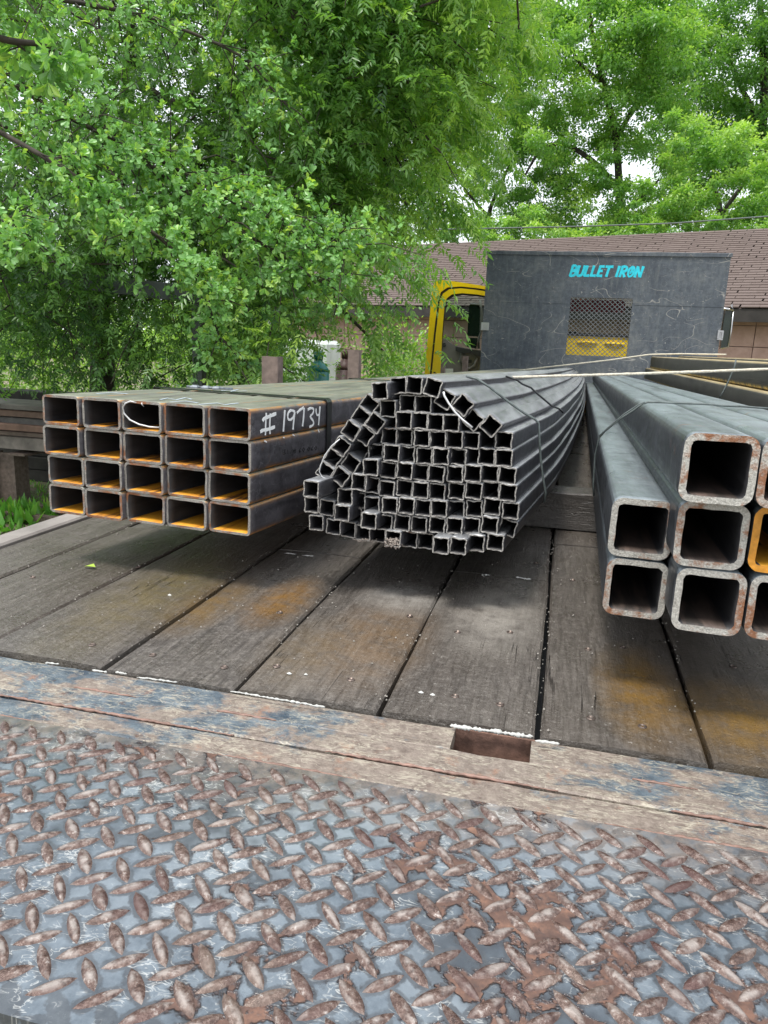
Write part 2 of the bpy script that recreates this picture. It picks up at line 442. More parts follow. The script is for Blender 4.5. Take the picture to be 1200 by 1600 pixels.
def leaf_mat(name, dark, mid, light):
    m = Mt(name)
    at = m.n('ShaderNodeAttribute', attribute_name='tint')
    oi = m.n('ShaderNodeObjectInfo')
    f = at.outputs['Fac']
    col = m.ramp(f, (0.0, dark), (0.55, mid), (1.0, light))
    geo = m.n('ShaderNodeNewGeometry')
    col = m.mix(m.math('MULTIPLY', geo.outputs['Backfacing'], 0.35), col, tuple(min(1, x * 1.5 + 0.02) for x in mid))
    out = m.t.nodes['Material Output']
    tr = m.n('ShaderNodeBsdfTranslucent')
    tcol = m.mix(1.0, col, (1.5, 1.55, 0.55, 1), 'MULTIPLY')
    m.L(tcol, tr.inputs[0])
    mx = m.n('ShaderNodeMixShader')
    mx.inputs[0].default_value = 0.40
    m.done(col, 0.36, 0, None, spec=0.6)
    m.L(m.p.outputs[0], mx.inputs[1]); m.L(tr.outputs[0], mx.inputs[2])
    m.L(mx.outputs[0], out.inputs[0])
    return m.m
M['oak'] = leaf_mat('oak_leaf', (0.08, 0.20, 0.07), (0.21, 0.41, 0.13), (0.46, 0.62, 0.14))
M['pecan'] = leaf_mat('pecan_leaf', (0.035, 0.10, 0.03), (0.15, 0.31, 0.075), (0.38, 0.56, 0.10))
M['farleaf'] = leaf_mat('far_leaf', (0.05, 0.14, 0.045), (0.18, 0.36, 0.09), (0.46, 0.62, 0.14))
M['bush'] = leaf_mat('bush_leaf', (0.08, 0.17, 0.04), (0.22, 0.38, 0.08), (0.42, 0.55, 0.15))
M['grass'] = leaf_mat('grass_blade', (0.07, 0.2, 0.03), (0.12, 0.33, 0.05), (0.3, 0.45, 0.1))

def ground_mat():
    m = Mt('ground_dirt')
    u = m.co(rnd=False)
    a = m.noise(u, 0.9, 6, 0.6)
    b = m.noise(u, 14, 6, 0.7)
    col = m.ramp(b, (0.3, (0.12, 0.095, 0.07)), (0.7, (0.33, 0.27, 0.20)))
    col = m.mix(m.ramp(a, (0.45, 0), (0.6, 0.8)), col, (0.09, 0.15, 0.04))
    return m.done(col, 0.95, 0, b, 0.03, 1)
M['ground'] = ground_mat()
def shingle_mat():
    m = Mt('roof_shingle')
    oi = m.n('ShaderNodeObjectInfo')
    b = m.noise(m.co(), 30, 5, 0.7)
    w = m.noise(m.co(rnd=False, kind='Generated'), 3, 4)
    col = m.ramp(b, (0.3, (0.098, 0.071, 0.060)), (0.7, (0.14, 0.105, 0.092)))
    col = m.mix(m.math('MULTIPLY', oi.outputs['Random'], 0.5), col, (0.162, 0.124, 0.110))
    return m.done(col, 0.9, 0, b, 0.004, 1)
M['shingle'] = shingle_mat()
def block_mat():
    m = Mt('pink_block')
    b = m.noise(m.co(), 7, 6, 0.7)
    col = m.ramp(b, (0.3, (0.36, 0.235, 0.19)), (0.7, (0.48, 0.33, 0.28)))
    return m.done(col, 0.85, 0, b, 0.003, 1)
M['block'] = block_mat()
M['mortar'] = plain('mortar', (0.22, 0.15, 0.13), 0.9)
M['red_reflection_alt'] = M['red']

# ------------------------------------------------------------------ object helpers
def tag(o, label=None, cat=None, group=None, kind=None):
    if label: o['label'] = label
    if cat: o['category'] = cat
    if group: o['group'] = group
    if kind: o['kind'] = kind
    return o
def link(o, parent=None):
    S.collection.objects.link(o)
    if parent is not None:
        o.parent = parent
    return o
def empty(name, loc=(0, 0, 0), rz=0.0):
    o = bpy.data.objects.new(name, None)
    o.location = loc
    o.rotation_euler = (0, 0, rz)
    o.empty_display_size = 0.1
    return link(o)

class MB:
    def __init__(s):
        s.v = []; s.f = []; s.m = []; s.sm = []
    def add(s, v, f, mi=0, smooth=False):
        k = len(s.v)
        s.v.extend([tuple(map(float, p)) for p in v])
        for q in f:
            s.f.append(tuple(k + i for i in q)); s.m.append(mi); s.sm.append(smooth)
        return s
    def box(s, a, b, mi=0, M4=None, bev=0.0):
        x0, y0, z0 = a; x1, y1, z1 = b
        if bev <= 0:
            v = [(x0, y0, z0), (x1, y0, z0), (x1, y1, z0), (x0, y1, z0), (x0, y0, z1), (x1, y0, z1), (x1, y1, z1), (x0, y1, z1)]
            f = [(0, 3, 2, 1), (4, 5, 6, 7), (0, 1, 5, 4), (1, 2, 6, 5), (2, 3, 7, 6), (3, 0, 4, 7)]
        else:
            c = bev
            v = [(x0, y0, z0), (x1, y0, z0), (x1, y1, z0), (x0, y1, z0),
                 (x0, y0, z1 - c), (x1, y0, z1 - c), (x1, y1, z1 - c), (x0, y1, z1 - c),
                 (x0 + c, y0 + c, z1), (x1 - c, y0 + c, z1), (x1 - c, y1 - c, z1), (x0 + c, y1 - c, z1)]
            f = [(0, 3, 2, 1), (8, 9, 10, 11)]
            for i in range(4):
                j = (i + 1) % 4
                f += [(i, j, j + 4, i + 4), (i + 4, j + 4, j + 8, i + 8)]
        if M4 is not None:
            v = [tuple(M4 @ Vector(p)) for p in v]
        return s.add(v, f, mi)
    def tubeline(s, pts, r, n=8, mi=0, cap=True):
        pts = [Vector(tuple(map(float, p))) for p in pts]
        rr = r if isinstance(r, (list, tuple)) else [r] * len(pts)
        rings = []
        up = Vector((0.13, 0.2, 1))
        for i, p in enumerate(pts):
            t = (pts[min(i + 1, len(pts) - 1)] - pts[max(i - 1, 0)]).normalized()
            a = t.cross(up)
            if a.length < 0.1:
                a = t.cross(Vector((1, 0, 0)))
            a.normalize(); b = t.cross(a)
            rings.append([p + (a * math.cos(2 * math.pi * k / n) + b * math.sin(2 * math.pi * k / n)) * rr[i] for k in range(n)])
        v = [q for r_ in rings for q in r_]
        f = []
        for i in range(len(pts) - 1):
            for k in range(n):
                f.append((i * n + k, i * n + (k + 1) % n, (i + 1) * n + (k + 1) % n, (i + 1) * n + k))
        if cap:
            f.append(tuple(range(n))[::-1]); f.append(tuple((len(pts) - 1) * n + k for k in range(n)))
        return s.add(v, f, mi, True)
    def prism(s, poly, d0, d1, mi=0):
        """outline (list of 3D points) pushed from offset vector d0 to d1"""
        n = len(poly)
        d0 = Vector(d0); d1 = Vector(d1)
        P = [Vector(tuple(map(float, p))) for p in poly]
        v = [p + d0 for p in P] + [p + d1 for p in P]
        f = [tuple(range(n)), tuple(range(2 * n - 1, n - 1, -1))]
        f += [(i, i + n, (i + 1) % n + n, (i + 1) % n) for i in range(n)]
        return s.add(v, f, mi)
    def mesh(s, name, mats):
        me = bpy.data.meshes.new(name)
        me.from_pydata(s.v, [], s.f)
        for m in mats:
            me.materials.append(m)
        me.polygons.foreach_set('material_index', s.m)
        me.polygons.foreach_set('use_smooth', s.sm)
        me.update()
        return me
    def build(s, name, mats, parent=None, loc=None):
        if not isinstance(mats, (list, tuple)):
            mats = [mats]
        if loc is not None:
            s.v = [(p[0] - loc[0], p[1] - loc[1], p[2] - loc[2]) for p in s.v]
        o = bpy.data.objects.new(name, s.mesh(name, mats))
        if loc is not None:
            o.location = loc
        return link(o, parent)

ORD = ['first', 'second', 'third', 'fourth', 'fifth', 'sixth', 'seventh', 'eighth', 'ninth', 'tenth', 'eleventh', 'twelfth', 'thirteenth', 'fourteenth']

# ------------------------------------------------------------------ ground
g = MB(); g.add([(-220, -220, -1.1), (220, -220, -1.1), (220, 220, -1.1), (-220, 220, -1.1)], [(0, 1, 2, 3)])
tag(g.build('ground', M['ground']), kind='structure')

# ------------------------------------------------------------------ house
HP = np.array([3.0, 13.0]); hu = np.array([-1, 0.36]); hu /= np.linalg.norm(hu); hv = np.array([-hu[1], hu[0]]) * -1
if hv[1] < 0: hv = -hv
house = empty('house', (HP[0], HP[1], -1.1))
tag(house, 'low pink block house with brown shingle roof behind the truck', 'house')
hinv = Matrix.Translation((-HP[0], -HP[1], 1.1))
def hp(u, v, z):
    q = HP + hu * u + hv * v
    return (q[0] - HP[0], q[1] - HP[1], z + 1.1)
U0, U1 = -6.0, 10.6
EZ, RZ, RUN = 1.2, 2.9, 3.5
wb = MB()
v = [hp(U0, 0.43, -1.1), hp(U1, 0.43, -1.1), hp(U1, 6.4, -1.1), hp(U0, 6.4, -1.1), hp(U0, 0.43, 1.3), hp(U1, 0.43, 1.3), hp(U1, 6.4, 1.3), hp(U0, 6.4, 1.3),
     hp(U0, RUN, RZ - 0.15), hp(U1, RUN, RZ - 0.15)]
wb.add(v, [(0, 1, 5, 4), (1, 2, 6, 5), (2, 3, 7, 6), (3, 0, 4, 7), (4, 8, 7), (5, 6, 9)])
wb.build('wall', M['mortar'], house)
bw, bh = 0.56, 0.34
# blocks of the front wall, stack bond
bm_ = MB().box((-bw / 2 + 0.006, -0.02, -bh / 2 + 0.006), (bw / 2 - 0.006, 0.02, bh / 2 - 0.006), 0, None, 0.0)
bme = bm_.mesh('block', [M['block']])
ang = math.atan2(hu[1], hu[0])
for i in range(int((U1 - U0) / bw)):
    for j in range(7):
        o = bpy.data.objects.new('block', bme)
        o.location = hp(U0 + (i + .5) * bw, 0.415, -1.1 + (j + .5) * bh)
        o.rotation_euler = (0, 0, ang)
        link(o, house)
# roof
rs = MB()
rs.add([hp(U0, -0.05, EZ - 0.03), hp(U1, -0.05, EZ - 0.03), hp(U1, RUN, RZ - 0.03), hp(U0, RUN, RZ - 0.03), hp(U1, 2 * RUN, EZ - .03), hp(U0, 2 * RUN, EZ - .03)],
       [(0, 1, 2, 3), (3, 2, 4, 5)])
rs.build('roof', plain('roof_felt', (0.06, 0.043, 0.038), 0.9), house)
fb = MB()
fb.add([hp(U0, -0.06, EZ - 0.02), hp(U1, -0.06, EZ - 0.02), hp(U1, -0.06, EZ - 0.22), hp(U0, -0.06, EZ - 0.22), hp(U0, 0.0, EZ - 0.02), hp(U1, 0.0, EZ - 0.02), hp(U1, 0.0, EZ - 0.22), hp(U0, 0.0, EZ - 0.22)],
       [(0, 1, 2, 3), (7, 6, 5, 4), (0, 4, 5, 1), (3, 2, 6, 7)])
fb.build('fascia', M['fascia'], house)
sf = MB(); sf.add([hp(U0, 0, EZ - .2), hp(U1, 0, EZ - .2), hp(U1, .43, EZ - .2), hp(U0, .43, EZ - .2)], [(0, 1, 2, 3)])
sf.build('soffit', M['fascia'], house)
SL = math.hypot(RUN, RZ - EZ); nc = 33; ex = SL / nc; sw = 0.29
slope = math.atan2(RZ - EZ, RUN)
sh = MB().box((-sw / 2 + 0.005, -0.01, 0), (sw / 2 - 0.005, ex + 0.012, 0.018))
shm = sh.mesh('shingle', [M['shingle']])
cands = []
for c in range(nc):
    d = c * ex
    for i in range(int((U1 - U0) / sw)):
        u = U0 + (i + 0.5 + (0.5 if c % 2 else 0) + random.uniform(-.04, .04)) * sw
        if u > U1: continue
        vv = d * math.cos(slope) - 0.07; zz = EZ + d * math.sin(slope)
        q = HP + hu * u + hv * vv
        px, py, dep = proj(np.array([q[0], q[1], zz]))
        px, py = px[0], py[0]
        vis = 0 < px < 1215 and (px > 1135 or py < 396 or (650 < px < 770))
        cands.append((0 if vis else 1, dep[0], u, vv, zz))
cands.sort()
rest = MB()
for k, (a_, dep, u, vv, zz) in enumerate(cands):
    Mx = Matrix.Translation(hp(u, vv, zz)) @ Matrix.Rotation(math.atan2(hv[1], hv[0]) - math.pi / 2, 4, 'Z') @ Matrix.Rotation(slope - 0.10 + 0.0, 4, 'X')
    if k < 300:
        o = bpy.data.objects.new('shingle', shm)
        o.matrix_local = Mx
        link(o, house)
    else:
        rest.box((-sw / 2 + 0.005, -0.01, 0), (sw / 2 - 0.005, ex + 0.012, 0.018), 0, Mx)
tag(rest.build('shingles', M['shingle'], house), kind='stuff')

# ------------------------------------------------------------------ the truck
truck = empty('flatbed_truck', (0.25, 4.0, -1.1))
tag(truck, 'flatbed truck with wooden deck, dark headache rack and yellow cab', 'truck')
TO = Vector((0.25, 4.0, -1.1))
def tb(mb, name, mats, parent=truck):
    """part of the truck built in world coordinates"""
    o = mb.build(name, mats)
    o.parent = parent
    if parent is truck:
        o.matrix_parent_inverse = Matrix.Translation(-TO)
    return o
XL, XR = -1.0, 1.55
seams = [-1.0 + 0.004, -0.876, -0.698, -0.52, -0.344, -0.168, 0.008, 0.182, 0.362, 0.54, 0.72, 0.90, 1.08, 1.26, 1.44, 1.545]
joints = {-0.168: [1.278, 4.1], 0.008: [1.55, 3.9], -0.344: [2.3, 4.9], -0.52: [1.30, 3.6], -0.698: [2.6, 5.2], -0.876: [1.34, 3.9]}
Y0 = 0.728
def plank(x0, x1, y0, y1):
    n = max(4, int((y1 - y0) / 0.05))
    dz = random.uniform(-0.003, 0.002)
    ga, gb = 0.0014 + random.random() * 0.0014, 0.0014 + random.random() * 0.0014
    v = []; f = []
    c = 0.0035
    wob = random.uniform(0, 9)
    for i in range(n + 1):
        y = y0 + (y1 - y0) * i / n
        e0 = ga + 0.0012 * math.sin(y * 9 + wob) + random.uniform(0, 0.0012); e1 = gb + 0.0012 * math.sin(y * 7 + wob * 2) + random.uniform(0, 0.0012)
        cup = 0.0015
        xs = [(x0 + e0, -0.05), (x0 + e0, dz - c), (x0 + e0 + c, dz), ((x0 * 2 + x1) / 3, dz + cup), ((x0 + 2 * x1) / 3, dz + cup), (x1 - e1 - c, dz), (x1 - e1, dz - c), (x1 - e1, -0.05)]
        v += [(x, y, z) for x, z in xs]
    for i in range(n):
        for k in range(7):
            f.append((i * 8 + k, i * 8 + k + 1, (i + 1) * 8 + k + 1, (i + 1) * 8 + k))
    f.append(tuple(range(8))); f.append(tuple(n * 8 + 7 - k for k in range(8)))
    f = [q[::-1] for q in f]
    mb = MB(); mb.add(v, f)
    o = mb.build('plank', M['wood'], None, ((x0 + x1) / 2, y0, 0))
    o.parent = truck; o.matrix_parent_inverse = Matrix.Translation(-TO)
    return o, dz
plank_at = []
for i in range(len(seams) - 1):
    x0, x1 = seams[i], seams[i + 1]
    js = joints.get(x0, [random.uniform(1.8, 3.2), random.uniform(4.2, 5.6)])
    ys = [Y0] + js + [7.46]
    for a, b in zip(ys[:-1], ys[1:]):
        o, dz = plank(x0, x1, a + (0.003 if a > Y0 else 0), b - 0.002)
        plank_at.append((x0, x1, a, b, o, dz))
# deck screws with washers, sub-parts of the planks
scr = MB()
n = 10
rv = [(0.0052 * math.cos(2 * math.pi * k / n), 0.0052 * math.sin(2 * math.pi * k / n), 0.0006) for k in range(n)]
ri = [(0.0036 * math.cos(2 * math.pi * k / n), 0.0036 * math.sin(2 * math.pi * k / n), 0.0016) for k in range(n)]
rc = [(0.0022 * math.cos(2 * math.pi * k / n), 0.0022 * math.sin(2 * math.pi * k / n), 0.0002) for k in range(n)]
scr.add(rv + ri + rc + [(0, 0, 0)], [(k, (k + 1) % n, n + (k + 1) % n, n + k) for k in range(n)] + [(n + k, n + (k + 1) % n, 2 * n + (k + 1) % n, 2 * n + k) for k in range(n)] + [(2 * n + k, 2 * n + (k + 1) % n, 3 * n) for k in range(n)])
scm = scr.mesh('screw', [plain('screw_head', (0.13, 0.10, 0.085), 0.4, 0.6, 0.4, 300)])
for p in [(711, 1088), (781, 1101), (919, 1013), (973, 1010), (923, 1120), (1004, 1133), (437, 955), (432, 1040), (350, 1040), (548, 1061), (1145, 1044), (238, 1021), (144, 1008), (715, 988), (797, 988), (51, 902), (216, 886), (640, 962), (895, 905), (838, 880)]:
    w = onz(p, 0.001)
    for (x0, x1, a, b, o, dz) in plank_at:
        if x0 < w[0] < x1 and a < w[1] < b:
            s_ = bpy.data.objects.new('screw', scm)
            link(s_, o)
            s_.location = (w[0] - (x0 + x1) / 2, w[1] - a - 0, dz + 0.0012)
            break
# bearers under the planks (close the deck from below)
ub = MB(); ub.box((XL + .02, 0.74, -0.12), (XR - .02, 7.4, -0.055))
tb(ub, 'subframe', M['black'])
for x0, x1 in ((XL - 0.05, XL), (XR, XR + 0.05)):
    rl = MB(); rl.box((x0, 0.30, -0.13), (x1, 7.5, 0.006), 0, None, 0.004)
    tb(rl, 'side_rail', plain('pale_rail', (0.26, 0.235, 0.215), 0.7, 0.0, 0.3, 9, 0.001))

# steel ledge behind the tread plate, with a notch for the stake pocket
lx0, lx1 = XL, XR
PX0, PX1, PY0 = -0.080, 0.0015, 0.676
def wavy_bar(x0, x1, y0, y1, z, name, bev=0.003, tilt=0.0):
    n = int((x1 - x0) / 0.025) + 1
    v = []; f = []
    for i in range(n + 1):
        x = x0 + (x1 - x0) * i / n
        a = y0 + random.uniform(-.0008, .0008); b = y1 + random.uniform(-.0008, .0008)
        zz = z + random.uniform(-.0004, .0004)
        v += [(x, a, -0.02), (x, a, zz - bev), (x, a + bev, zz), (x, b - bev, zz + tilt), (x, b, zz + tilt - bev), (x, b, -0.02)]
    for i in range(n):
        for k in range(5):
            f.append((i * 6 + k, (i + 1) * 6 + k, (i + 1) * 6 + k + 1, i * 6 + k + 1))
    f += [(0, 1, 2, 3, 4, 5), tuple(n * 6 + 5 - k for k in range(6))]
    mb = MB(); mb.add(v, f, 0)
    return tb(mb, name, M['ledge'])
wavy_bar(lx0, PX0, 0.6767, 0.7235, -0.004, 'edge_bar')
wavy_bar(PX1, lx1, 0.6765, 0.7235, -0.004, 'edge_bar')
wavy_bar(lx0, lx1, 0.6350, 0.6750, -0.0018, 'edge_bar', 0.002)
wavy_bar(lx0, lx1, 0.5970, 0.6326, -0.0030, 'edge_bar', 0.002)
pk = MB()
pk.box((PX0 - .004, 0.7245, -0.09), (PX1 + .004, 0.7275, -0.006))
pk.box((PX0 - .004, PY0 + .0005, -0.09), (PX0 - 0.0005, 0.7235, -0.0075))
pk.box((PX1 + 0.0005, PY0 + .0005, -0.09), (PX1 + .004, 0.7235, -0.0075))
pk.box((PX0, PY0, -0.094), (PX1, 0.7235, -0.0905))
tb(pk, 'stake_pocket', plain('rusty_pocket', (0.17, 0.095, 0.07), 0.8, 0, 0.5, 60, 0.002))
# weld beads and rust runs in the joints
wd = MB()
for (xa, xb, y) in ((-0.62, -0.30, 0.634), (-0.20, 0.03, 0.634), (0.13, 0.21, 0.634), (-0.30, -0.16, 0.596), (0.07, 0.30, 0.596), (-0.75, -0.51, 0.596), (-0.52, -0.44, 0.676), (0.10, 0.16, 0.676), (-0.34, -0.27, 0.676), (0.3, 0.5, 0.634)):
    pts = []
    nn = int((xb - xa) / 0.004)
    rad = []
    for i in range(nn + 1):
        x = xa + (xb - xa) * i / nn
        pts.append((x, y + random.uniform(-.001, .001), -0.0025)); rad.append(random.uniform(0.0010, 0.0024) * (0.4 + 0.6 * math.sin(math.pi * i / nn)))
    wd.tubeline(pts, rad, 6)
tb(wd, 'weld_bead', plain('weld_rust', (0.23, 0.14, 0.11), 0.6, 0.1, 0.4, 90))

# tread plate with raised lugs
PYA, PYB = 0.3035, 0.5922
pl = MB()
nx = 60
v = []
for i in range(nx + 1):
    x = XL + (XR - XL) * i / nx
    yb = PYA + (0.006 * math.sin(x * 5) if x > -0.55 else 0)
    v += [(x, yb, -0.009), (x, yb, -0.0005), (x, yb + 0.002, 0.0), (x, PYB, 0.0), (x, PYB, -0.009)]
f = []
for i in range(nx):
    for k in range(4):
        f.append((i * 5 + k, (i + 1) * 5 + k, (i + 1) * 5 + k + 1, i * 5 + k + 1))
pl.add(v, f)
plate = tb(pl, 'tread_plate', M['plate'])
lg = MB()
NL = 12
for i in range(-32, 48):
    for j in range(-5, 7):
        for kind in (0, 1):
            x = 0.0057 + 0.0333 * i + (0.0167 if kind else 0); y = 0.4251 + 0.0297 * j + (0.015 if kind else 0)
            x += random.uniform(-.0004, .0004); y += random.uniform(-.0004, .0004)
            if x < XL + .02 or x > XR - .02 or y < PYA + 0.012 or y > PYB - 0.006: continue
            a = math.radians(-45 if kind == 0 else 40) + random.uniform(-.05, .05)
            ca, sa = math.cos(a), math.sin(a)
            Lh, Wd, Hh = 0.0152 * random.uniform(.92, 1.05), 0.0037 * random.uniform(.85, 1.15), 0.0022 * random.uniform(.7, 1.25)
            outer = []; mid = []; top = []
            for t in np.linspace(-1, 1, 7):
                w = Wd * (1 - abs(t) ** 2.1) ** 0.8 if abs(t) < 1 else 0.0
                outer.append((t * Lh, w))
            ring = [(l, w) for l, w in outer] + [(l, -w) for l, w in outer[-2:0:-1]]
            def tf(l, w, z): return (x + l * ca - w * sa, y + l * sa + w * ca, z)
            k = len(ring)
            vv = [tf(l * 1.08, w * 1.25, 0.0) for l, w in ring] + [tf(l * 0.9, w * 0.62, Hh * (0.75 + 0.25 * (1 - (l / Lh) ** 2)) + random.uniform(-.0001, .0001)) for l, w in ring]
            vv.append(tf(0, 0, Hh * 1.04))
            ff = [(q, (q + 1) % k, k + (q + 1) % k, k + q) for q in range(k)] + [(k + q, k + (q + 1) % k, 2 * k) for q in range(k)]
            ff = [q[::-1] for q in ff]
            lg.add(vv, ff, 0, True)
lgo = lg.build('tread_lugs', M['lug'])
lgo.parent = plate
lgo['kind'] = 'stuff'
lgo.matrix_parent_inverse = plate.matrix_world.inverted()
# rear frame under the plate
rf = MB(); rf.box((XL - .02, 0.335, -0.30), (XR + .02, 0.59, -0.012))
tb(rf, 'rear_beam', M['black'])
re = MB(); re.box((XL, 0.296, -0.045), (XR, 0.3025, -0.010), 0, None, 0.002)  # black strip added for the shade below the plate edge
tb(re, 'shade_strip', M['black'])
ax = MB()
for x in (-0.7, 1.2):
    for y in (2.2, 3.3, 8.9):
        ax.tubeline([(x - .14, y, -0.62), (x + .14, y, -0.62)], 0.47, 24)
        tb(ax, 'wheel', M['rubber']); ax = MB()
fr = MB(); fr.box((-0.2, 0.6, -0.42), (-0.1, 10, -0.125)); fr.box((0.6, 0.6, -0.42), (0.7, 10, -0.125))
tb(fr, 'chassis_rail', M['black'])

# headache rack
RY = 7.5
bx0, bx1, bz1 = -0.832, 1.372, 1.325
wx0, wx1, wz0, wz1 = -0.005, 0.565, 0.375, 0.915
br = MB()
for a, b in (((bx0, RY, 0.01), (wx0, RY + .03, bz1)), ((wx1, RY, 0.01), (bx1, RY + .03, bz1)), ((wx0, RY, 0.01), (wx1, RY + .03, wz0)), ((wx0, RY, wz1), (wx1, RY + .03, bz1))):
    br.box(a, b)
rack = tb(br, 'headache_rack', M['board'])
cp = MB(); cp.box((bx0 - .01, RY - 0.012, bz1 - 0.028), (bx1 + .01, RY + 0.05, bz1 + 0.006), 0, None, 0.004)
cpo = cp.build('top_rail', M['board']); cpo.parent = rack; cpo.matrix_parent_inverse = rack.matrix_world.inverted()
ws = MB(); ws.box((bx0 + .01, RY - .0025, .853), (wx0 - .02, RY - .0005, .858)); ws.box((wx1 + .02, RY - .0025, .858), (bx1 - .01, RY - .0005, .863))
wso = ws.build('weld_seam', M['board']); wso.parent = rack; wso.matrix_parent_inverse = rack.matrix_world.inverted(); wso['kind'] = 'stuff'
mg = MB()
px_, pz_ = 0.0458, 0.042
t = 0.0031
def clip(x0, z0, x1, z1):
    # clip a slanted bar to the opening
    dx, dz = x1 - x0, z1 - z0
    t0, t1 = 0.0, 1.0
    for p, q in ((-dx, x0 - wx0), (dx, wx1 - x0), (-dz, z0 - wz0), (dz, wz1 - z0)):
        if p == 0: continue
        r_ = q / p
        if p < 0: t0 = max(t0, r_)
        else: t1 = min(t1, r_)
    if t0 >= t1: return None
    return x0 + dx * t0, z0 + dz * t0, x0 + dx * t1, z0 + dz * t1
H_ = wz1 - wz0
run = H_ * px_ / pz_
k = -20
while k < 40:
    for sgn in (1, -1):
        xs = wx0 + k * px_
        a = clip(xs, wz0, xs + sgn * run, wz1)
        if a:
            x0, z0, x1, z1 = a
            L_ = math.hypot(x1 - x0, z1 - z0); nx_, nz_ = -(z1 - z0) / L_ * t, (x1 - x0) / L_ * t
            yo = 0.004 * (1 if sgn > 0 else 0)
            mg.prism([(x0 + nx_, RY + .006 + yo, z0 + nz_), (x1 + nx_, RY + .006 + yo, z1 + nz_), (x1 - nx_, RY + .006 + yo, z1 - nz_), (x0 - nx_, RY + .006 + yo, z0 - nz_)], (0, 0, 0), (0, .0035, 0))
    k += 1
mgo = mg.build('mesh_guard', plain('guard_steel', (0.16, 0.17, 0.18), 0.6, 0.2)); mgo.parent = rack; mgo.matrix_parent_inverse = rack.matrix_world.inverted()
# painted lettering BULLET IRON
def ribbon(mb, pts, w, off, nrm, mi=0, wend=None):
    """brush stroke laid on a face: pts 3D, width vector lies in the face"""
    P = [Vector(tuple(map(float, p))) for p in pts]; nr = Vector(nrm).normalized()
    Lf = []; Rt = []
    for i, p in enumerate(P):
        t_ = (P[min(i + 1, len(P) - 1)] - P[max(i - 1, 0)]).normalized()
        s_ = t_.cross(nr).normalized()
        ww = w * (1 + 0.12 * math.sin(i * 2.1 + len(pts)))
        Lf.append(p + s_ * ww / 2); Rt.append(p - s_ * ww / 2)
    n_ = len(P)
    v = [q + nr * off for q in Lf] + [q + nr * off for q in Rt] + [q + nr * (off - 0.0006) for q in Lf] + [q + nr * (off - 0.0006) for q in Rt]
    f = [(i, i + 1, n_ + i + 1, n_ + i) for i in range(n_ - 1)]
    f += [(i, 2 * n_ + i, 2 * n_ + i + 1, i + 1) for i in range(n_ - 1)] + [(n_ + i, n_ + i + 1, 3 * n_ + i + 1, 3 * n_ + i) for i in range(n_ - 1)]
    mb.add(v, f, mi)
def arc(cx, cy, rx, ry, a0, a1, n=9):
    return [(cx + rx * math.cos(math.radians(a0 + (a1 - a0) * i / n)), cy + ry * math.sin(math.radians(a0 + (a1 - a0) * i / n))) for i in range(n + 1)]
GL = {  # strokes in a unit box (x 0..0.7, y 0..1)
 'B': [[(0.08, 0), (0.08, 1)], [(0.05, .96)] + arc(0.22, .74, .26, .21, 90, -90) , [(0.08, .52)] + arc(0.24, .27, .30, .23, 90, -90) + [(0.03, .04)]],
 'U': [[(0.06, 1), (0.06, .35)] + arc(0.30, .30, .24, .25, 180, 360)[1:], [(0.54, .30), (0.54, 1)]],
 'L': [[(0.08, 1), (0.08, 0)], [(0.02, .08), (0.50, .08)]],
 'E': [[(0.08, 1), (0.08, 0)], [(0.04, .92), (0.46, .92)], [(0.04, .5), (0.40, .54)], [(0.04, .08), (0.50, .08)]],
 'T': [[(0.30, 0), (0.30, 1)], [(-0.04, .92), (0.66, .92)]],
 'I': [[(0.18, 0), (0.18, 1)]],
 'R': [[(0.08, 0), (0.08, 1)], [(0.05, .94)] + arc(0.24, .72, .27, .22, 90, -90) + [(0.08, .50)], [(0.22, .48), (0.52, 0)]],
 'O': [arc(0.30, .5, .25, .44, 0, 360, 14), [(0.2, .75), (0.44, .82)], [(0.22, .45), (0.5, .52)], [(0.34, .8), (0.26, .3)]],
 'N': [[(0.06, 0), (0.06, 1)], [(0.06, .95), (0.50, .05)], [(0.52, 0), (0.52, 1)]],
}
word = 'BULLET IRON'
A_ = ony((889, 431.5), RY); B_ = ony((1002, 433.5), RY)
Htx = 0.100
adv = {'B': .62, 'U': .72, 'L': .60, 'E': .60, 'T': .72, 'I': .42, 'R': .68, 'O': .70, 'N': .68, ' ': .30}
tot = sum(adv[c] for c in word)
wsc = (B_[0] - A_[0]) / (tot)
cx = A_[0]
for c in word:
    if c != ' ':
        tx = MB()
        for st in GL[c]:
            pts = []
            # densify
            for (a, b) in zip(st[:-1], st[1:]):
                for q in (0, .5):
                    pts.append((a[0] + (b[0] - a[0]) * q, a[1] + (b[1] - a[1]) * q))
            pts.append(st[-1])
            W3 = [(cx + (px2 + 0.22 * py2) * wsc * 1.03, RY, A_[2] + py2 * Htx + random.uniform(-.001, .001)) for px2, py2 in pts]
            ribbon(tx, W3, 0.024 if c not in 'O' else 0.018, 0.001 + random.uniform(0, .0007), (0, -1, 0))
        txo = tx.build('letter', M['cyan']); txo.parent = rack; txo.matrix_parent_inverse = rack.matrix_world.inverted()
    cx += adv[c] * wsc
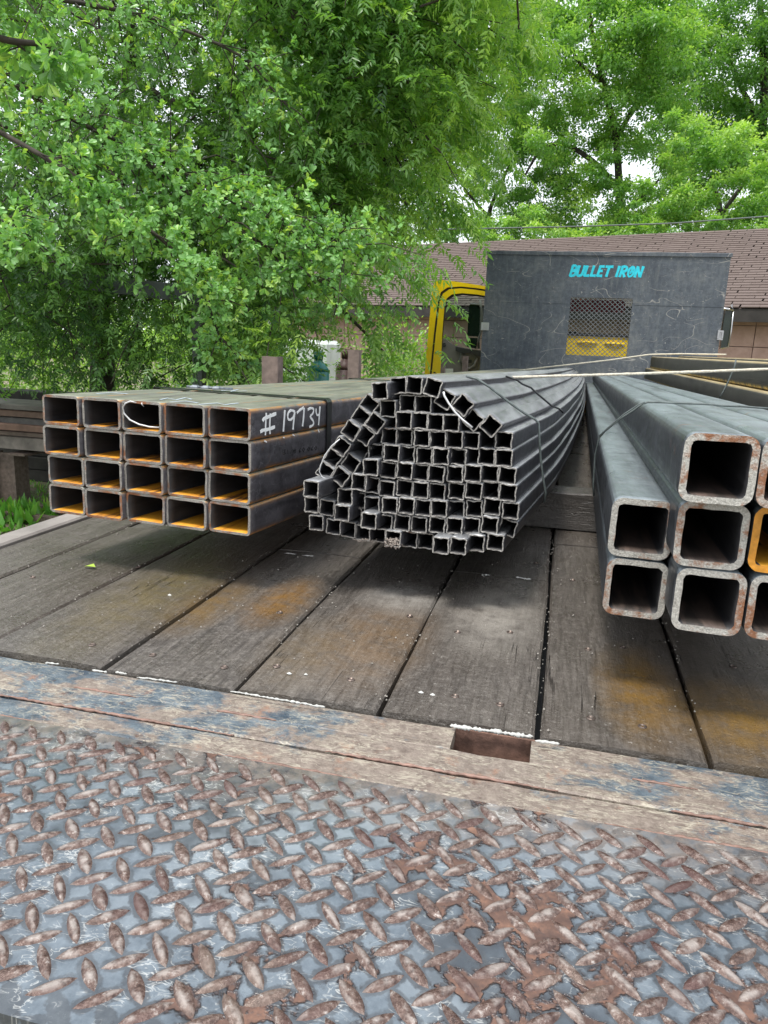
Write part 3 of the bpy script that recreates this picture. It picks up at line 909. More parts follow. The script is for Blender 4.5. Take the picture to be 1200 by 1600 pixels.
# latches at the rack's sides
for (p, w_, h_) in (((758, 510), .075, .075), ((1125, 524), .05, .085)):
    c_ = ony(p, RY)
    lt = MB()
    lt.box((c_[0] - w_ / 2, RY - .02, c_[2] - h_ / 2), (c_[0] + w_ / 2, RY - .002, c_[2] - h_ / 2 + .014), 0, None, .003)
    lt.box((c_[0] - w_ / 2, RY - .02, c_[2] + h_ / 2 - .014), (c_[0] + w_ / 2, RY - .002, c_[2] + h_ / 2), 0, None, .003)
    lt.box((c_[0] - w_ / 2, RY - .02, c_[2] - h_ / 2 + .014), (c_[0] - w_ / 2 + .014, RY - .002, c_[2] + h_ / 2 - .014))
    lt.box((c_[0] + w_ / 2 - .014, RY - .02, c_[2] - h_ / 2 + .014), (c_[0] + w_ / 2, RY - .002, c_[2] + h_ / 2 - .014))
    lt.box((c_[0] - w_ / 2 + .014, RY - .006, c_[2] - h_ / 2 + .014), (c_[0] + w_ / 2 - .014, RY - .001, c_[2] + h_ / 2 - .014))
    lo = lt.build('latch', M['chrome']); lo.parent = rack; lo.matrix_parent_inverse = rack.matrix_world.inverted()

# cab behind the rack
cb = MB()
cx0, cx1, cy0, cy1, cz0, cz1 = -0.80, 1.33, 8.15, 9.95, -0.35, 1.22
gx0, gx1, gz0, gz1 = -0.35, 1.0, 0.60, 1.02
for a, b in (((cx0, cy0, cz0), (cx1, cy0 + .03, gz0)), ((cx0, cy0, gz1), (cx1, cy0 + .03, cz1)), ((cx0, cy0, gz0), (gx0, cy0 + .03, gz1)), ((gx1, cy0, gz0), (cx1, cy0 + .03, gz1)),
             ((cx0, cy0 + .03, cz1 - .03), (cx1, cy1 - .2, cz1)), ((cx0, cy0 + .03, cz0 - .04), (cx1, cy1, cz0)), ((cx1 - .03, cy0 + .03, cz0), (cx1, cy1, 0.45)), ((cx1 - .03, cy0 + .03, 0.45), (cx1, cy0 + .35, cz1 - .03)),
             ((cx0, cy1 - .03, cz0), (cx1 - .03, cy1, 0.45))):
    cb.box(a, b)
cab = tb(cb, 'cab', M['yellow'])
def cpart(mb, name, mat):
    o = mb.build(name, mat); o.parent = cab; o.matrix_parent_inverse = cab.matrix_world.inverted(); return o
q = MB(); q.box((gx0, cy0 + .012, gz0), (gx1, cy0 + .018, gz1)); cpart(q, 'rear_window', M['glass'])
q = MB(); q.box((gx0 - .03, cy0 - .012, gz0 - .03), (gx1 + .03, cy0 - .001, gz0)); q.box((gx0 - .03, cy0 - .012, gz1), (gx1 + .03, cy0 - .001, gz1 + .03)); cpart(q, 'window_seal', M['rubber'])
for x in (-0.35, 0.75):
    q = MB(); q.box((x, 8.35, -.2), (x + .5, 8.5, .62), 0, None, .05); q.box((x, 8.5, -.2), (x + .5, 9.0, .05), 0, None, .05); cpart(q, 'seat', M['seat'])
q = MB(); q.box((cx0 + .03, 9.3, .1), (cx1 - .03, 9.85, .5), 0, None, .05); cpart(q, 'dashboard', M['trimd'])
q = MB(); q.box((-0.02, 8.25, .82), (.55, 8.29, .95), 0, None, .02); cpart(q, 'red_reflection_panel', M['red'])  # red panel added to stand for a blurry red reflection in the window
q = MB(); q.tubeline([(0.1, 8.148, 0.5), (0.2, 8.13, .51), (0.3, 8.148, .5)], .012, 6); q.tubeline([(0.38, 8.148, 0.5), (0.48, 8.13, .505), (0.58, 8.148, .5)], .012, 6); cpart(q, 'grab_rib', M['yellow'])

# open door, swung out on the left
DY = 8.9
def dpoly(pts, y=DY): return [tuple(ony(p, y)) for p in pts]
door_mb = MB()
def frame_strip(mb, A, B, y, d, mi=0):
    """strip between outline A and outline B (same point count), open ended, depth d"""
    a = [Vector(tuple(ony(p, y))) for p in A]; b = [Vector(tuple(ony(p, y))) for p in B]
    n_ = len(a); D = Vector((0, d, 0))
    v = a + b + [p + D for p in a] + [p + D for p in b]
    f = []
    for i in range(n_ - 1):
        f += [(i, i + 1, n_ + i + 1, n_ + i), (2 * n_ + i, 3 * n_ + i, 3 * n_ + i + 1, 2 * n_ + i + 1), (i, 2 * n_ + i, 2 * n_ + i + 1, i + 1), (n_ + i, n_ + i + 1, 3 * n_ + i + 1, 3 * n_ + i)]
    f += [(0, n_, 3 * n_, 2 * n_), (n_ - 1, 3 * n_ - 1, 4 * n_ - 1, 2 * n_ - 1)]
    mb.add(v, f, mi)
# outlines run from the lower left up and over to the right
O1 = [(658, 640), (663, 590), (669, 520), (675, 455), (679, 440), (689, 437), (720, 441), (745, 445), (775, 450)]
O2 = [(666, 640), (671, 590), (678, 520), (684, 470), (689, 456), (699, 449), (720, 447.5), (745, 450), (775, 455)]
O3 = [(669, 640), (674, 590), (681, 521), (687, 473), (692, 459), (702, 452), (720, 450.5), (745, 453), (775, 458)]
O4 = [(682, 640), (688, 590), (691, 521), (694.5, 477), (698, 466), (706, 460), (722, 458), (745, 460), (775, 465)]
O5 = [(684, 640), (689, 590), (692, 523), (695, 480), (700, 469), (708, 463), (722, 461), (745, 463), (775, 468)]
frame_strip(door_mb, O1, O2, DY, .05)
door = tb(door_mb, 'open_door', M['yellow'])
def dpart(mb, name, mat):
    o = mb.build(name, mat); o.parent = door; o.matrix_parent_inverse = door.matrix_world.inverted(); return o
q = MB(); frame_strip(q, O2, O3, DY + .012, .03); dpart(q, 'door_seal', M['rubber'])
q = MB(); frame_strip(q, O3, O4, DY - .01, .05); dpart(q, 'inner_frame', M['yellow'])
q = MB(); frame_strip(q, O4, O5, DY + .0, .03); dpart(q, 'window_seal', M['rubber'])
q = MB(); q.prism(dpoly([(689, 640), (689, 590), (691, 530), (697, 530), (706, 538), (722, 543), (745, 547), (775, 551), (775, 640)], DY + .005), (0, 0, 0), (0, .05, 0)); dpart(q, 'door_trim', M['trim'])
q = MB(); q.prism(dpoly([(712, 542), (735, 546), (775, 550), (775, 562), (742, 556), (737, 551), (722, 552), (712, 548)], DY - .04), (0, 0, 0), (0, .043, 0)); dpart(q, 'arm_rest', M['trimd'])
q = MB()
pts = [ony(p, DY - .012) for p in [(722, 550), (720, 562), (724, 571), (733, 577), (742, 571), (746, 560)]]
q.tubeline(pts, .018, 8); dpart(q, 'door_pocket', M['trim'])
q = MB(); q.prism(dpoly([(729, 562), (737, 562), (737, 567), (729, 567)], DY - .004), (0, 0, 0), (0, .012, 0)); dpart(q, 'pull_handle', M['rubber'])
q = MB(); q.prism(dpoly([(693, 538)] + [(694 + 3 * math.cos(a), 539 + 3.4 * math.sin(a)) for a in np.linspace(0, 6, 10)], DY - .004), (0, 0, 0), (0, .01, 0)); dpart(q, 'speaker', M['trimd'])
q = MB(); q.prism(dpoly([(696, 576), (708, 576), (708, 586), (696, 586)], DY - .004), (0, 0, 0), (0, .012, 0)); dpart(q, 'white_sticker', M['white'])
q = MB(); q.prism(dpoly([(693, 476), (700, 466), (708, 461), (775, 466), (775, 553), (745, 549), (706, 540), (692, 533)], DY + .03), (0, 0, 0), (0, .004, 0)); dpart(q, 'door_glass', M['glass'])
for yp in ((681, 551), (679, 582)):
    q = MB(); c_ = ony(yp, DY - .013); q.box((c_[0] - .012, c_[1] - .002, c_[2] - .007), (c_[0] + .012, c_[1] + .004, c_[2] + .007)); dpart(q, 'bolt_slot', M['rubber'])
# side mirrors
MY = 9.25
mr = MB()
mr.prism([tuple(ony(p, MY)) for p in [(733, 477), (736, 474.5), (746, 474.5), (750, 478), (750, 520), (747, 526), (731, 525), (730, 522)]], (0, 0, 0), (0, .06, 0))
mirror = tb(mr, 'side_mirror', M['mirror'])
def mpart(mb, name, mat, par):
    o = mb.build(name, mat); o.parent = par; o.matrix_parent_inverse = par.matrix_world.inverted(); return o
q = MB(); q.prism([tuple(ony(p, MY)) for p in [(730, 531), (733, 528), (745, 528), (746, 532), (744, 545), (727, 541)]], (0, 0, 0), (0, .06, 0)); mpart(q, 'lower_mirror', M['mirror'], mirror)
q = MB(); q.tubeline([ony(p, MY) for p in [(735, 475), (749, 476), (752, 482), (751, 520), (748, 528), (748, 545)]], .012, 6); q.tubeline([ony(p, MY) for p in [(750, 468), (752, 482), (756, 520), (756, 545)]], .014, 6)
mpart(q, 'mirror_arm', M['trim'], mirror)
mr = MB(); mr.prism([tuple(ony(p, 8.9)) for p in [(1134, 484), (1145, 485), (1142, 520), (1138, 541), (1126, 545), (1128, 520)]], (0, 0, 0), (0, .07, 0))
mr2 = tb(mr, 'side_mirror', M['mirror'])
q = MB(); q.tubeline([ony(p, 8.88) for p in [(1125, 482), (1136, 483), (1146, 485), (1143, 476)]], .015, 6); q.tubeline([ony(p, 8.88) for p in [(1146, 486), (1142, 520), (1138, 542), (1126, 545)]], .008, 6); mpart(q, 'mirror_arm', M['chrome'], mr2)

# ------------------------------------------------------------------ tubes
def profile(w, h, rc, nseg=4, side=0, wob=0.0, ph=0.0):
    pts = []
    hw, hh = w / 2, h / 2
    cs = [(hw - rc, hh - rc, 0), (-hw + rc, hh - rc, 90), (-hw + rc, -hh + rc, 180), (hw - rc, -hh + rc, 270)]
    for ci, (cx_, cz_, a0) in enumerate(cs):
        for k in range(nseg + 1):
            a = math.radians(a0 + 90 * k / nseg)
            pts.append((cx_ + rc * math.cos(a), cz_ + rc * math.sin(a)))
        if side:
            nx_ = cs[(ci + 1) % 4]
            a = math.radians(a0 + 90)
            p0 = pts[-1]; b0 = math.radians(nx_[2]); p1 = (nx_[0] + rc * math.cos(b0), nx_[1] + rc * math.sin(b0))
            for k in range(1, side + 1):
                t_ = k / (side + 1)
                inw = -wob * math.sin(math.pi * t_) * (0.45 + 0.55 * math.sin(2 * math.pi * t_ + ph + ci * 1.7))
                nxx, nzz = math.cos(a), math.sin(a)
                pts.append((p0[0] + (p1[0] - p0[0]) * t_ + nxx * inw, p0[1] + (p1[1] - p0[1]) * t_ + nzz * inw))
    return pts
def tube(name, path, w, h, t, rc, mats, roll=0.0, nseg=3, side=0, wob=0.0, burr=0.0):
    """hollow section swept along a path; material slots: outside, inside, cut end, inside bottom"""
    ph = random.uniform(0, 6)
    fade = 0.35
    K = None
    P = [Vector(p) for p in path]
    O = P[0].copy()
    v = []; cr, sr = math.cos(roll), math.sin(roll)
    Sn = len(P)
    rings_o = []; rings_i = []
    for i, p in enumerate(P):
        tn = (P[min(i + 1, Sn - 1)] - P[max(i - 1, 0)]).normalized()
        rt = tn.cross(Vector((0, 0, 1))).normalized(); up = rt.cross(tn)
        wb_ = wob if i == 0 else wob * 0.2
        po = profile(w, h, rc, nseg, side, wb_, ph)
        pi_ = profile(w - 2 * t, h - 2 * t, max(rc - t, 0.0006), nseg, side, wb_, ph)
        K = len(po)
        def pl_(q, bur=0.0, e=0.0):
            x = q[0] * cr - q[1] * sr; z = q[0] * sr + q[1] * cr
            s_ = 1 + bur
            return p - O + rt * (x * s_) + up * (z * s_) + tn * e
        rings_o.append([pl_(q, (random.uniform(-burr, burr) * .25 if i == 0 else 0), (random.uniform(-burr, burr) * .02 if i == 0 else 0)) for q in po])
        rings_i.append([pl_(q, (random.uniform(-burr, burr * .4) if i == 0 else 0)) for q in pi_])
    # small lip so the cut has an edge that catches light
    v = [q for r_ in rings_o for q in r_]; ni = len(v)
    v += [q for r_ in rings_i for q in r_]
    mb = MB()
    mb.v = [tuple(q) for q in v]
    def addf(f_, mi, sm):
        mb.f.append(f_); mb.m.append(mi); mb.sm.append(sm)
    bottom_from = 2 * (nseg + 1 + side) + nseg; 
    for i in range(Sn - 1):
        for k in range(K):
            k2 = (k + 1) % K
            addf((i * K + k, i * K + k2, (i + 1) * K + k2, (i + 1) * K + k)[::-1], 0, True)
            zmid = None
            isb = False
            per = nseg + 1 + side
            if k // per == 2 and (k % per) >= nseg: isb = True
            addf((ni + i * K + k, ni + i * K + k2, ni + (i + 1) * K + k2, ni + (i + 1) * K + k), 3 if isb else 1, True)
    for k in range(K):
        k2 = (k + 1) % K
        addf((k, k2, ni + k2, ni + k), 2, False)
        e = (Sn - 1) * K
        addf((e + k2, e + k, ni + e + k, ni + e + k2), 2, False)
    o = mb.build(name, mats)
    o.location = O
    me = o.data
    return o
def sharp(o):
    pass

# --- left bundle, five columns by four rows
def pathL(x, y0, z):
    pts = []
    for y in [y0, y0 + .02, 1.3, 1.6, 2.0, 2.4, 2.8, 3.4, 4.2, 5.2, 6.2, 7.1]:
        if y <= y0 + 1e-6: yy = y0
        else: yy = y
        d = 0.12 * (min(yy, 1.9) - 1.044)
        if yy > 1.9:
            t_ = yy - 1.9
            d += 0.12 * t_ - 0.08 * t_ * t_ / (t_ + 0.7)
        pts.append((x + d, yy, z - 0.011 * (yy - 1.04)))
    return pts
rown = ['bottom row', 'second row up', 'third row up', 'top row']
LX, LZ = -0.459, 0.0945
cw, ch = 0.0781, 0.0506
left_names = ['leftmost', 'second from left', 'middle', 'second from right', 'rightmost']
lref = None
for r in range(4):
    for c in range(5):
        x = LX - (4 - c + .5) * cw - (0.004 if (r >= 2 and c < 1) else 0)
        y0 = 1.044 + 0.04 * (LX - x) + random.uniform(-.004, .004)
        if c == 1 and r == 0: y0 -= .006
        rust = True
        o = tube('rectangular_tube', pathL(x, y0, LZ + (r + .5) * ch), cw - 0.0012, ch - 0.0008, 0.0038, 0.0072,
                 [M['steelL'], M['inD'], M['endL'], M['inR']], random.uniform(-.006, .006), 3, 3, 0.0, 0.025)
        lab = 'rectangular steel tube, %s in the %s of the left bundle' % (left_names[c], rown[r])
        if r == 3 and c == 4: lab = 'rectangular tube with a painted white number, top right of the left bundle'
        if r == 3 and c == 2: lab = 'rectangular tube with a white wire curl in its mouth, left bundle top row'
        tag(o, lab, 'steel tube', 'rectangular tubes of the left bundle')
        if r == 3 and c == 4: numtube = o
        if r == 2 and c == 4: marktube = o
        if r == 3 and c in (1, 2, 3): lref = o
# white number on the side face
SP = np.array([LX - .0004, 1.044, 0.3]); SN = np.array([1.0, -0.12, 0.0]); SN /= np.linalg.norm(SN)
def side_pt(p, off=0.0):
    return onplane(p, SP + SN * off, SN)
def c4(pts): return [(380 + a / 8.0, 610 + b / 8.0) for a, b in pts]
num = MB()
strokes = [([(285, 280), (275, 400), (272, 560)], 20), ([(335, 290), (325, 420), (330, 545)], 20), ([(235, 385), (250, 350), (320, 325), (405, 290)], 32), ([(205, 520), (240, 495), (300, 490), (390, 455)], 32),
           ([(515, 245), (505, 380), (495, 515)], 27), ([(640, 265), (590, 240), (550, 290), (550, 360), (590, 375), (630, 320), (640, 265)], 24), ([(640, 265), (625, 380), (618, 490)], 26),
           ([(665, 285), (700, 245), (750, 215)], 24), ([(755, 215), (750, 330), (735, 450)], 28), ([(800, 245), (840, 215), (880, 230), (870, 290), (820, 330), (870, 370), (880, 430), (820, 460)], 24),
           ([(905, 225), (905, 290), (925, 315), (945, 300)], 22), ([(955, 200), (945, 320), (935, 435)], 24)]
for si, (pts, w) in enumerate(strokes):
    w *= 1.3
    # densify and smooth
    pp = c4(pts)
    dense = []
    for a, b in zip(pp[:-1], pp[1:]):
        for q_ in (0, .33, .66): dense.append((a[0] + (b[0] - a[0]) * q_, a[1] + (b[1] - a[1]) * q_))
    dense.append(pp[-1])
    for _ in range(2):
        dense = [dense[0]] + [((dense[i - 1][0] + 2 * dense[i][0] + dense[i + 1][0]) / 4, (dense[i - 1][1] + 2 * dense[i][1] + dense[i + 1][1]) / 4) for i in range(1, len(dense) - 1)] + [dense[-1]]
    ribbon(num, [side_pt(p) for p in dense], w * 0.00013, 0.0010 + random.uniform(0, .0003), SN)
    if si in (3, 4, 6, 8, 9, 11):
        o = num.build('painted_hash' if si == 3 else 'painted_digit', M['white']); o.parent = numtube; o.matrix_parent_inverse = Matrix.Translation(-numtube.location)
        num = MB()
mk = MB()
for (a, b) in (((255, 628), (288, 645)), ((490, 585), (510, 590)), ((608, 550), (636, 565)), ((925, 485), (945, 522))):
    pp = c4([a, b]); ribbon(mk, [side_pt(p) for p in pp], 0.0022, 0.0012, SN)
o = mk.build('paint_drip', M['white']); o.parent = marktube; o.matrix_parent_inverse = Matrix.Translation(-marktube.location)
fm = MB()   # faint stencilled marks under the number: 31/8 60 060
def seg(pts, w=9):
    ribbon(fm, [side_pt(p) for p in c4(pts)], w * 0.00013, 0.0009, SN)
bx = 490
for ch_ in [[[(0, 0), (35, -4), (18, 22), (38, 40), (5, 58)]], [[(20, 0), (22, 55)]], [[(40, 0), (0, 60)]], [[(20, 5), (2, 18), (22, 28), (38, 42), (20, 56), (3, 42), (22, 28), (36, 14), (20, 5)]], None,
            [[(30, 0), (6, 30), (14, 52), (32, 42), (10, 32)]], [[(20, 0), (4, 26), (18, 52), (34, 26), (20, 0)]], None, [[(20, 0), (4, 26), (18, 52), (34, 26), (20, 0)]], [[(30, 0), (6, 30), (14, 52), (32, 42), (10, 32)]], [[(20, 0), (4, 26), (18, 52), (34, 26), (20, 0)]]]:
    if ch_:
        for s_ in ch_:
            dy = -(bx - 490) * 0.13
            seg([(bx + a, 745 + b + dy) for a, b in s_])
    bx += 44 if ch_ else 22
o = fm.build('stencil_mark', M['black']); o.parent = marktube; o.matrix_parent_inverse = Matrix.Translation(-marktube.location)
# chalky scribbles on top of the bundle
sc_ = MB()
for pts in ([(345, 608), (372, 606), (358, 610), (385, 608)], [(250, 625), (262, 622), (275, 625), (290, 621), (300, 624)], [(265, 629), (290, 627), (310, 630)], [(310, 633), (340, 630), (352, 633), (372, 630)], [(150, 615), (175, 613), (200, 615)]):
    W3 = []
    for p in pts:
        w = onz(p, 0.2962); W3.append((w[0], w[1], 0.2964 - 0.011 * (w[1] - 1.04)))
    ribbon(sc_, W3, 0.0035, 0.0012, (0, 0, 1))
o = sc_.build('chalk_scribble', plain('pale_blue_chalk', (0.45, 0.52, 0.58), 0.8)); o.parent = lref; o.matrix_parent_inverse = Matrix.Translation(-lref.location)

# steel bands round the left bundle
def band_left(y, wdt, lab):
    mb = MB()
    base = pathL(0, y, 0)
    def at(x, z): 
        d = 0.12 * (min(y, 1.9) - 1.044) + (0.12 * (y - 1.9) - 0.08 * (y - 1.9) ** 2 / (y - 1.2) if y > 1.9 else 0)
        return (x + d, z - 0.011 * (y - 1.04))
    e = 0.0016
    x0, x1 = LX - 5 * cw, LX; z0, z1 = LZ, LZ + 4 * ch
    c = 0.005
    loop = [(x0 - e, z0 + c), (x0 + c, z0 - e), (x1 - c, z0 - e), (x1 + e, z0 + c), (x1 + e, z1 - c), (x1 - c * .3, z1 - c * .3 + e), (x1 - c, z1 + e), (x0 + c, z1 + e), (x0 - e, z1 - c)]
    n_ = len(loop)
    v = []
    for off in (0, 0.0012):
        for dy in (0, wdt):
            for (a, b) in loop:
                cx_, cz_ = (x0 + x1) / 2, (z0 + z1) / 2
                X, Z = at(a + math.copysign(off, a - cx_), b + math.copysign(off, b - cz_))
                v.append((X, y + dy - 0.12 * (a - x1), Z))
    f = []
    for i in range(n_):
        j = (i + 1) % n_
        f += [(2 * n_ + i, 2 * n_ + j, 3 * n_ + j, 3 * n_ + i), (i, 2 * n_ + i, 2 * n_ + j, j)[::-1], (n_ + i, n_ + j, 3 * n_ + j, 3 * n_ + i)]
    mb.add(v, f)
    return tag(mb.build('strap', M['strap']), lab, 'strap')
yb1 = onplane((509, 660), SP, SN)[1]
band_left(yb1, 0.026, 'black steel strap round the left bundle just behind the painted number')
band_left(2.35, 0.03, 'black steel strap round the left bundle, the farther one')
bk = MB()
bc = onz((322, 605), 0.295)
for i in range(3):
    bk.box((bc[0] - .035 + i * .026, bc[1] - .008, .289), (bc[0] - .017 + i * .026, bc[1] + .008, .2985), 0, None, .004)
bk.tubeline([(bc[0] - .045, bc[1], .294), (bc[0] + .06, bc[1] + .004, .294)], .003, 6)
tag(bk.build('strap_buckle', plain('galvanised', (0.17, 0.19, 0.21), 0.5, 0.5, 0.5, 120)), 'small galvanised strap buckle lying on top of the left bundle', 'buckle')
cw_ = MB()
cw_.tubeline([ony(p, 1.052) for p in [(214, 629), (204, 627), (196, 630), (192, 637), (194, 646), (203, 656), (217, 663), (234, 667), (249, 668)]], .0014, 6)
cw_.tubeline([ony(p, 1.05) for p in [(221, 630), (224, 635), (222, 629)]], .0012, 6)
tag(cw_.build('wire_curl', M['bright']), 'curl of white wire in a tube mouth of the left bundle', 'wire')

# --- middle bundle of small square tubes
XS = [(1.05, 0), (1.27, .024), (1.57, .055), (2.1, .088), (2.5, .107), (3, .132), (3.65, .158), (4.2, .175), (5.3, .21), (6.5, .24), (7.0, .25)]
def dxM(y):
    ys = [a for a, b in XS]; xs = [b for a, b in XS]
    if y < ys[0]: return (y - ys[0]) * .115
    return float(np.interp(y, ys, xs))
def smoothM(y):
    return (dxM(y - .08) + 2 * dxM(y) + dxM(y + .08)) / 4
def pathM(x, y, z):
    pts = []
    for yy in [y, y + .02, 1.25, 1.4, 1.55, 1.7, 1.9, 2.15, 2.4, 2.75, 3.1, 3.6, 4.2, 5.0, 5.9, 6.95]:
        j = 0 if yy < 1.5 else (random.uniform(-.001, .001))
        pts.append((x + smoothM(yy) - smoothM(y) + j, yy, z - 0.016 * (yy - y) + j))
    return pts
rowsM = [
 ('bottom row', [(494,817),(521,823),(544,827.5),(567,832.5),(590.8,835),(614,842),(640,843),(665,845.4),(688.7,852.5),(715.8,853.3),(744,849),(774,847.5)]),
 ('second row up', [(486.7,789),(510.8,793.3),(534,801.7),(553.7,805.4),(576,814),(601,816.7),(628.3,817),(654.6,820),(683,820.8),(710,822),(736.7,822),(765,820.4),(793.3,824.6)]),
 ('third row up', [(485.8,764.5),(539,776),(559.7,781.7),(581,788.7),(608.7,790),(635,790.8),(660.8,793.3),(685.8,795),(713,795.4),(741,794.6),(769,792),(797.5,798.3)]),
 ('fourth row up', [(518,767),(560.8,753.8),(580.8,758),(604.3,764),(632,763),(656.7,766),(683,768.3),(713,767.5),(740,767),(767,766),(793.3,770)]),
 ('fifth row up', [(578.8,730.4),(606.7,734.6),(632,735.8),(656.7,738),(681.7,740.8),(710.8,740.8),(738.7,740),(765.4,740),(792.5,743)]),
 ('sixth row up', [(587,706),(611.7,708),(636,710),(663,712.5),(688.7,713.3),(715.8,713.7),(737.7,713),(760,713.3),(787,715.8)]),
 ('seventh row up', [(608,681.5),(632,683),(658.8,684.6),(684,687),(710,687),(736,688),(761,686),(787,688)]),
 ('eighth row up', [(607,659.5),(630.6,656.7),(655.4,657.5),(680.4,660),(704.6,660.8)]),
 ('ninth row up', [(605.7,638.5),(636.5,630),(661,631.7)]),
]
tilted = [
 ('on the sloping left shoulder', [(576.5,632.5,35),(563.7,651,34),(548,673,32),(533,697.7,32),(519.5,716.5,32),(507.5,737,32)]),
 ('in the inner left stack', [(586,661,33),(569.7,680.5,32),(565,702,32),(548,724,32),(531.5,744.7,32)]),
 ('lying along the crest', [(593,610.7,-6),(623,602.5,-9),(647,601.7,3),(676,605.5,15)]),
 ('stepping down the right shoulder', [(694.7,623.5,27),(723.2,633,37),(739,656.5,38),(766.7,665.5,37)]),
]
recess = {(518, 767): .05, (607, 659.5): .06, (761, 686): .07, (737.7, 713): .03, (590.8, 835): .03, (567, 832.5): .02, (553.7, 805.4): .03, (559.7, 781.7): .03, (544, 827.5): .02, (587, 706): .02, (565, 702): .03,
          (688.7, 852.5): -.03, (715.8, 853.3): -.03, (485.8, 764.5): -.05, (593, 610.7): -.025, (576, 814): -.015, (665, 845.4): .02, (640, 843): .015, (676, 605.5): -.01, (774, 847.5): -.01, (744, 849): -.01, (608.7, 790): 0}
TM = 0.0262
matsM = [M['steelM'], M['inD'], M['endM'], M['inD']]
def mid_tube(p, rot, lab):
    dy = recess.get((p[0], p[1]), random.uniform(-.008, .008))
    y = 1.08 + dy
    w = ony(p, y)
    o = tube('square_tube', pathM(w[0], y, w[2]), TM * random.uniform(.985, 1.01), TM * random.uniform(.985, 1.01), 0.0018, 0.0028, matsM, math.radians(-rot), 2, 5, random.uniform(.0007, .0017), 0.035)
    tag(o, lab, 'steel tube', 'small square tubes of the middle bundle')
    return o
for rn, pts in rowsM:
    for i, p in enumerate(pts):
        rot = random.uniform(-3, 3)
        if p == (793.3, 824.6): rot = 12
        if p == (614, 842):
            lab = 'small square tube stuffed with dried mud in the bottom row of the middle bundle'
        else:
            lab = 'small square steel tube, %s from left in the %s of the middle bundle' % (ORD[i], rn)
        mid_tube(p, rot, lab)
for rn, pts in tilted:
    for i, p in enumerate(pts):
        kind_ = 'tilted square tube' if abs(p[2]) > 10 else 'square tube'
        mid_tube(p, p[2], '%s %s, %s from the %s, middle bundle' % (kind_, rn, ORD[i], 'left' if 'crest' in rn else 'top'))
# filler behind gaps: none. mud plug
mp = MB()
c_ = ony((614, 843.5), 1.078)
nv = []
for i in range(90):
    a = Vector((random.uniform(-.0105, .0105), random.uniform(-.004, .004), random.uniform(-.0115, .001)))
    b = a + Vector((random.uniform(-.006, .006), random.uniform(-.003, .003), random.uniform(-.004, .004)))
    mp.tubeline([c_ + np.array(a), c_ + np.array(b)], .0012, 4)
mp.box((c_[0] - .0108, c_[1] + .002, c_[2] - .0115), (c_[0] + .0108, c_[1] + .02, c_[2] - .001))
tag(mp.build('mud_plug', M['nest']), 'crumbly pale mud and straw plug in a tube of the bottom row', 'mud plug')
mp = MB()
for i in range(26):
    c2 = ony((random.uniform(556, 590), random.uniform(843, 846.5)), 1.10)
    mp.tubeline([c2, c2 + np.array([random.uniform(-.006, .006), random.uniform(-.004, .004), random.uniform(-.002, .003)])], .0009, 4)
tag(mp.build('straw_tuft', M['nest']), 'wisps of dry straw hanging under the middle bundle', 'straw')
# ties
def tie(name, pts, y, r, lab, mat, flat=1.0):
    mb = MB()
    P_ = [ony(p, y) if len(p) == 2 else ony(p[:2], p[2]) for p in pts]
    mb.tubeline(P_, r, 8)
    return tag(mb.build(name, mat), lab, 'tie')
tie('wire_tie', [(728, 588), (745, 592), (764, 604), (782, 618), (800, 632), (820, 646), (836, 655), (842, 662), (843, 690), (845, 720), (849, 750), (853, 770), (850, 785)], 1.262, .0021, 'grey wire tie slung over the right shoulder of the middle bundle', M['wire'])
tie('wire_tie', [(790, 588), (808, 594), (816, 600), (830, 606), (838, 614), (850, 624), (862, 634), (874, 639), (880, 645)], 1.56, .0020, 'dark thin wire tie farther back across the middle bundle', M['strap'])
mb = MB(); mb.tubeline([ony(p, 1.062) for p in [(693, 612), (694, 618), (701, 630), (711, 644), (723, 656), (738, 668)]], .0016, 6)
tag(mb.build('strap_end', M['bright']), 'bright strap end bowed in front of the right shoulder tubes', 'wire')
mb = MB(); mb.tubeline([ony(p, 1.063) for p in [(531, 686), (518, 697), (507, 712), (501, 727), (499, 737), (503, 745), (512, 749)]], .0009, 6)
tag(mb.build('wire_hoop', M['bright']), 'thin bright wire hooped round the left shoulder of the middle bundle', 'wire')

# --- right bundle of heavy square tubes
def pathR(x, y, z, y1=7.0):
    return [(x + 0.021 * (yy - y), yy, z - 0.0165 * (yy - y)) for yy in [y, y + .02, 1.1, 1.5, 2.0, 3.0, 4.5, 5.8, y1]]
matsR = [M['steelR'], M['inD'], M['endR'], M['inB']]
big = [  # x left, z bottom, y, label
 (.0690, .0985, .86, 'bottom left corner of the right bundle'), (.0672, .1705, .86, 'second one up at the left edge of the right bundle'),
 (.1350, .1145, .79, 'bottom row, second column of the right bundle'), (.1280, .1860, .79, 'middle row, second column of the right bundle'), (.1212, .2590, .765, 'nearest on top, second column of the right bundle'),
 (.2075, .1150, .79, 'bottom row, third column at the photo edge'), (.2010, .1870, .79, ''), (.1925, .2590, .765, 'top row, third column at the photo edge')]
SZ = 0.069
for (x, z, y, lab) in big:
    mt = list(matsR)
    nm = 'heavy square steel tube, ' + lab
    if lab == '':
        mt[2] = M['endO']; mt[3] = M['inR']
        nm = 'heavy square steel tube with bright orange rusted end at the photo edge'
    o = tube('heavy_tube', pathR(x + SZ / 2, y, z + SZ / 2), SZ, SZ, 0.0068, 0.0125, mt, random.uniform(-.01, .01), 5, 3, 0, 0.02)
    tag(o, nm, 'steel tube', 'heavy square tubes of the right bundle')
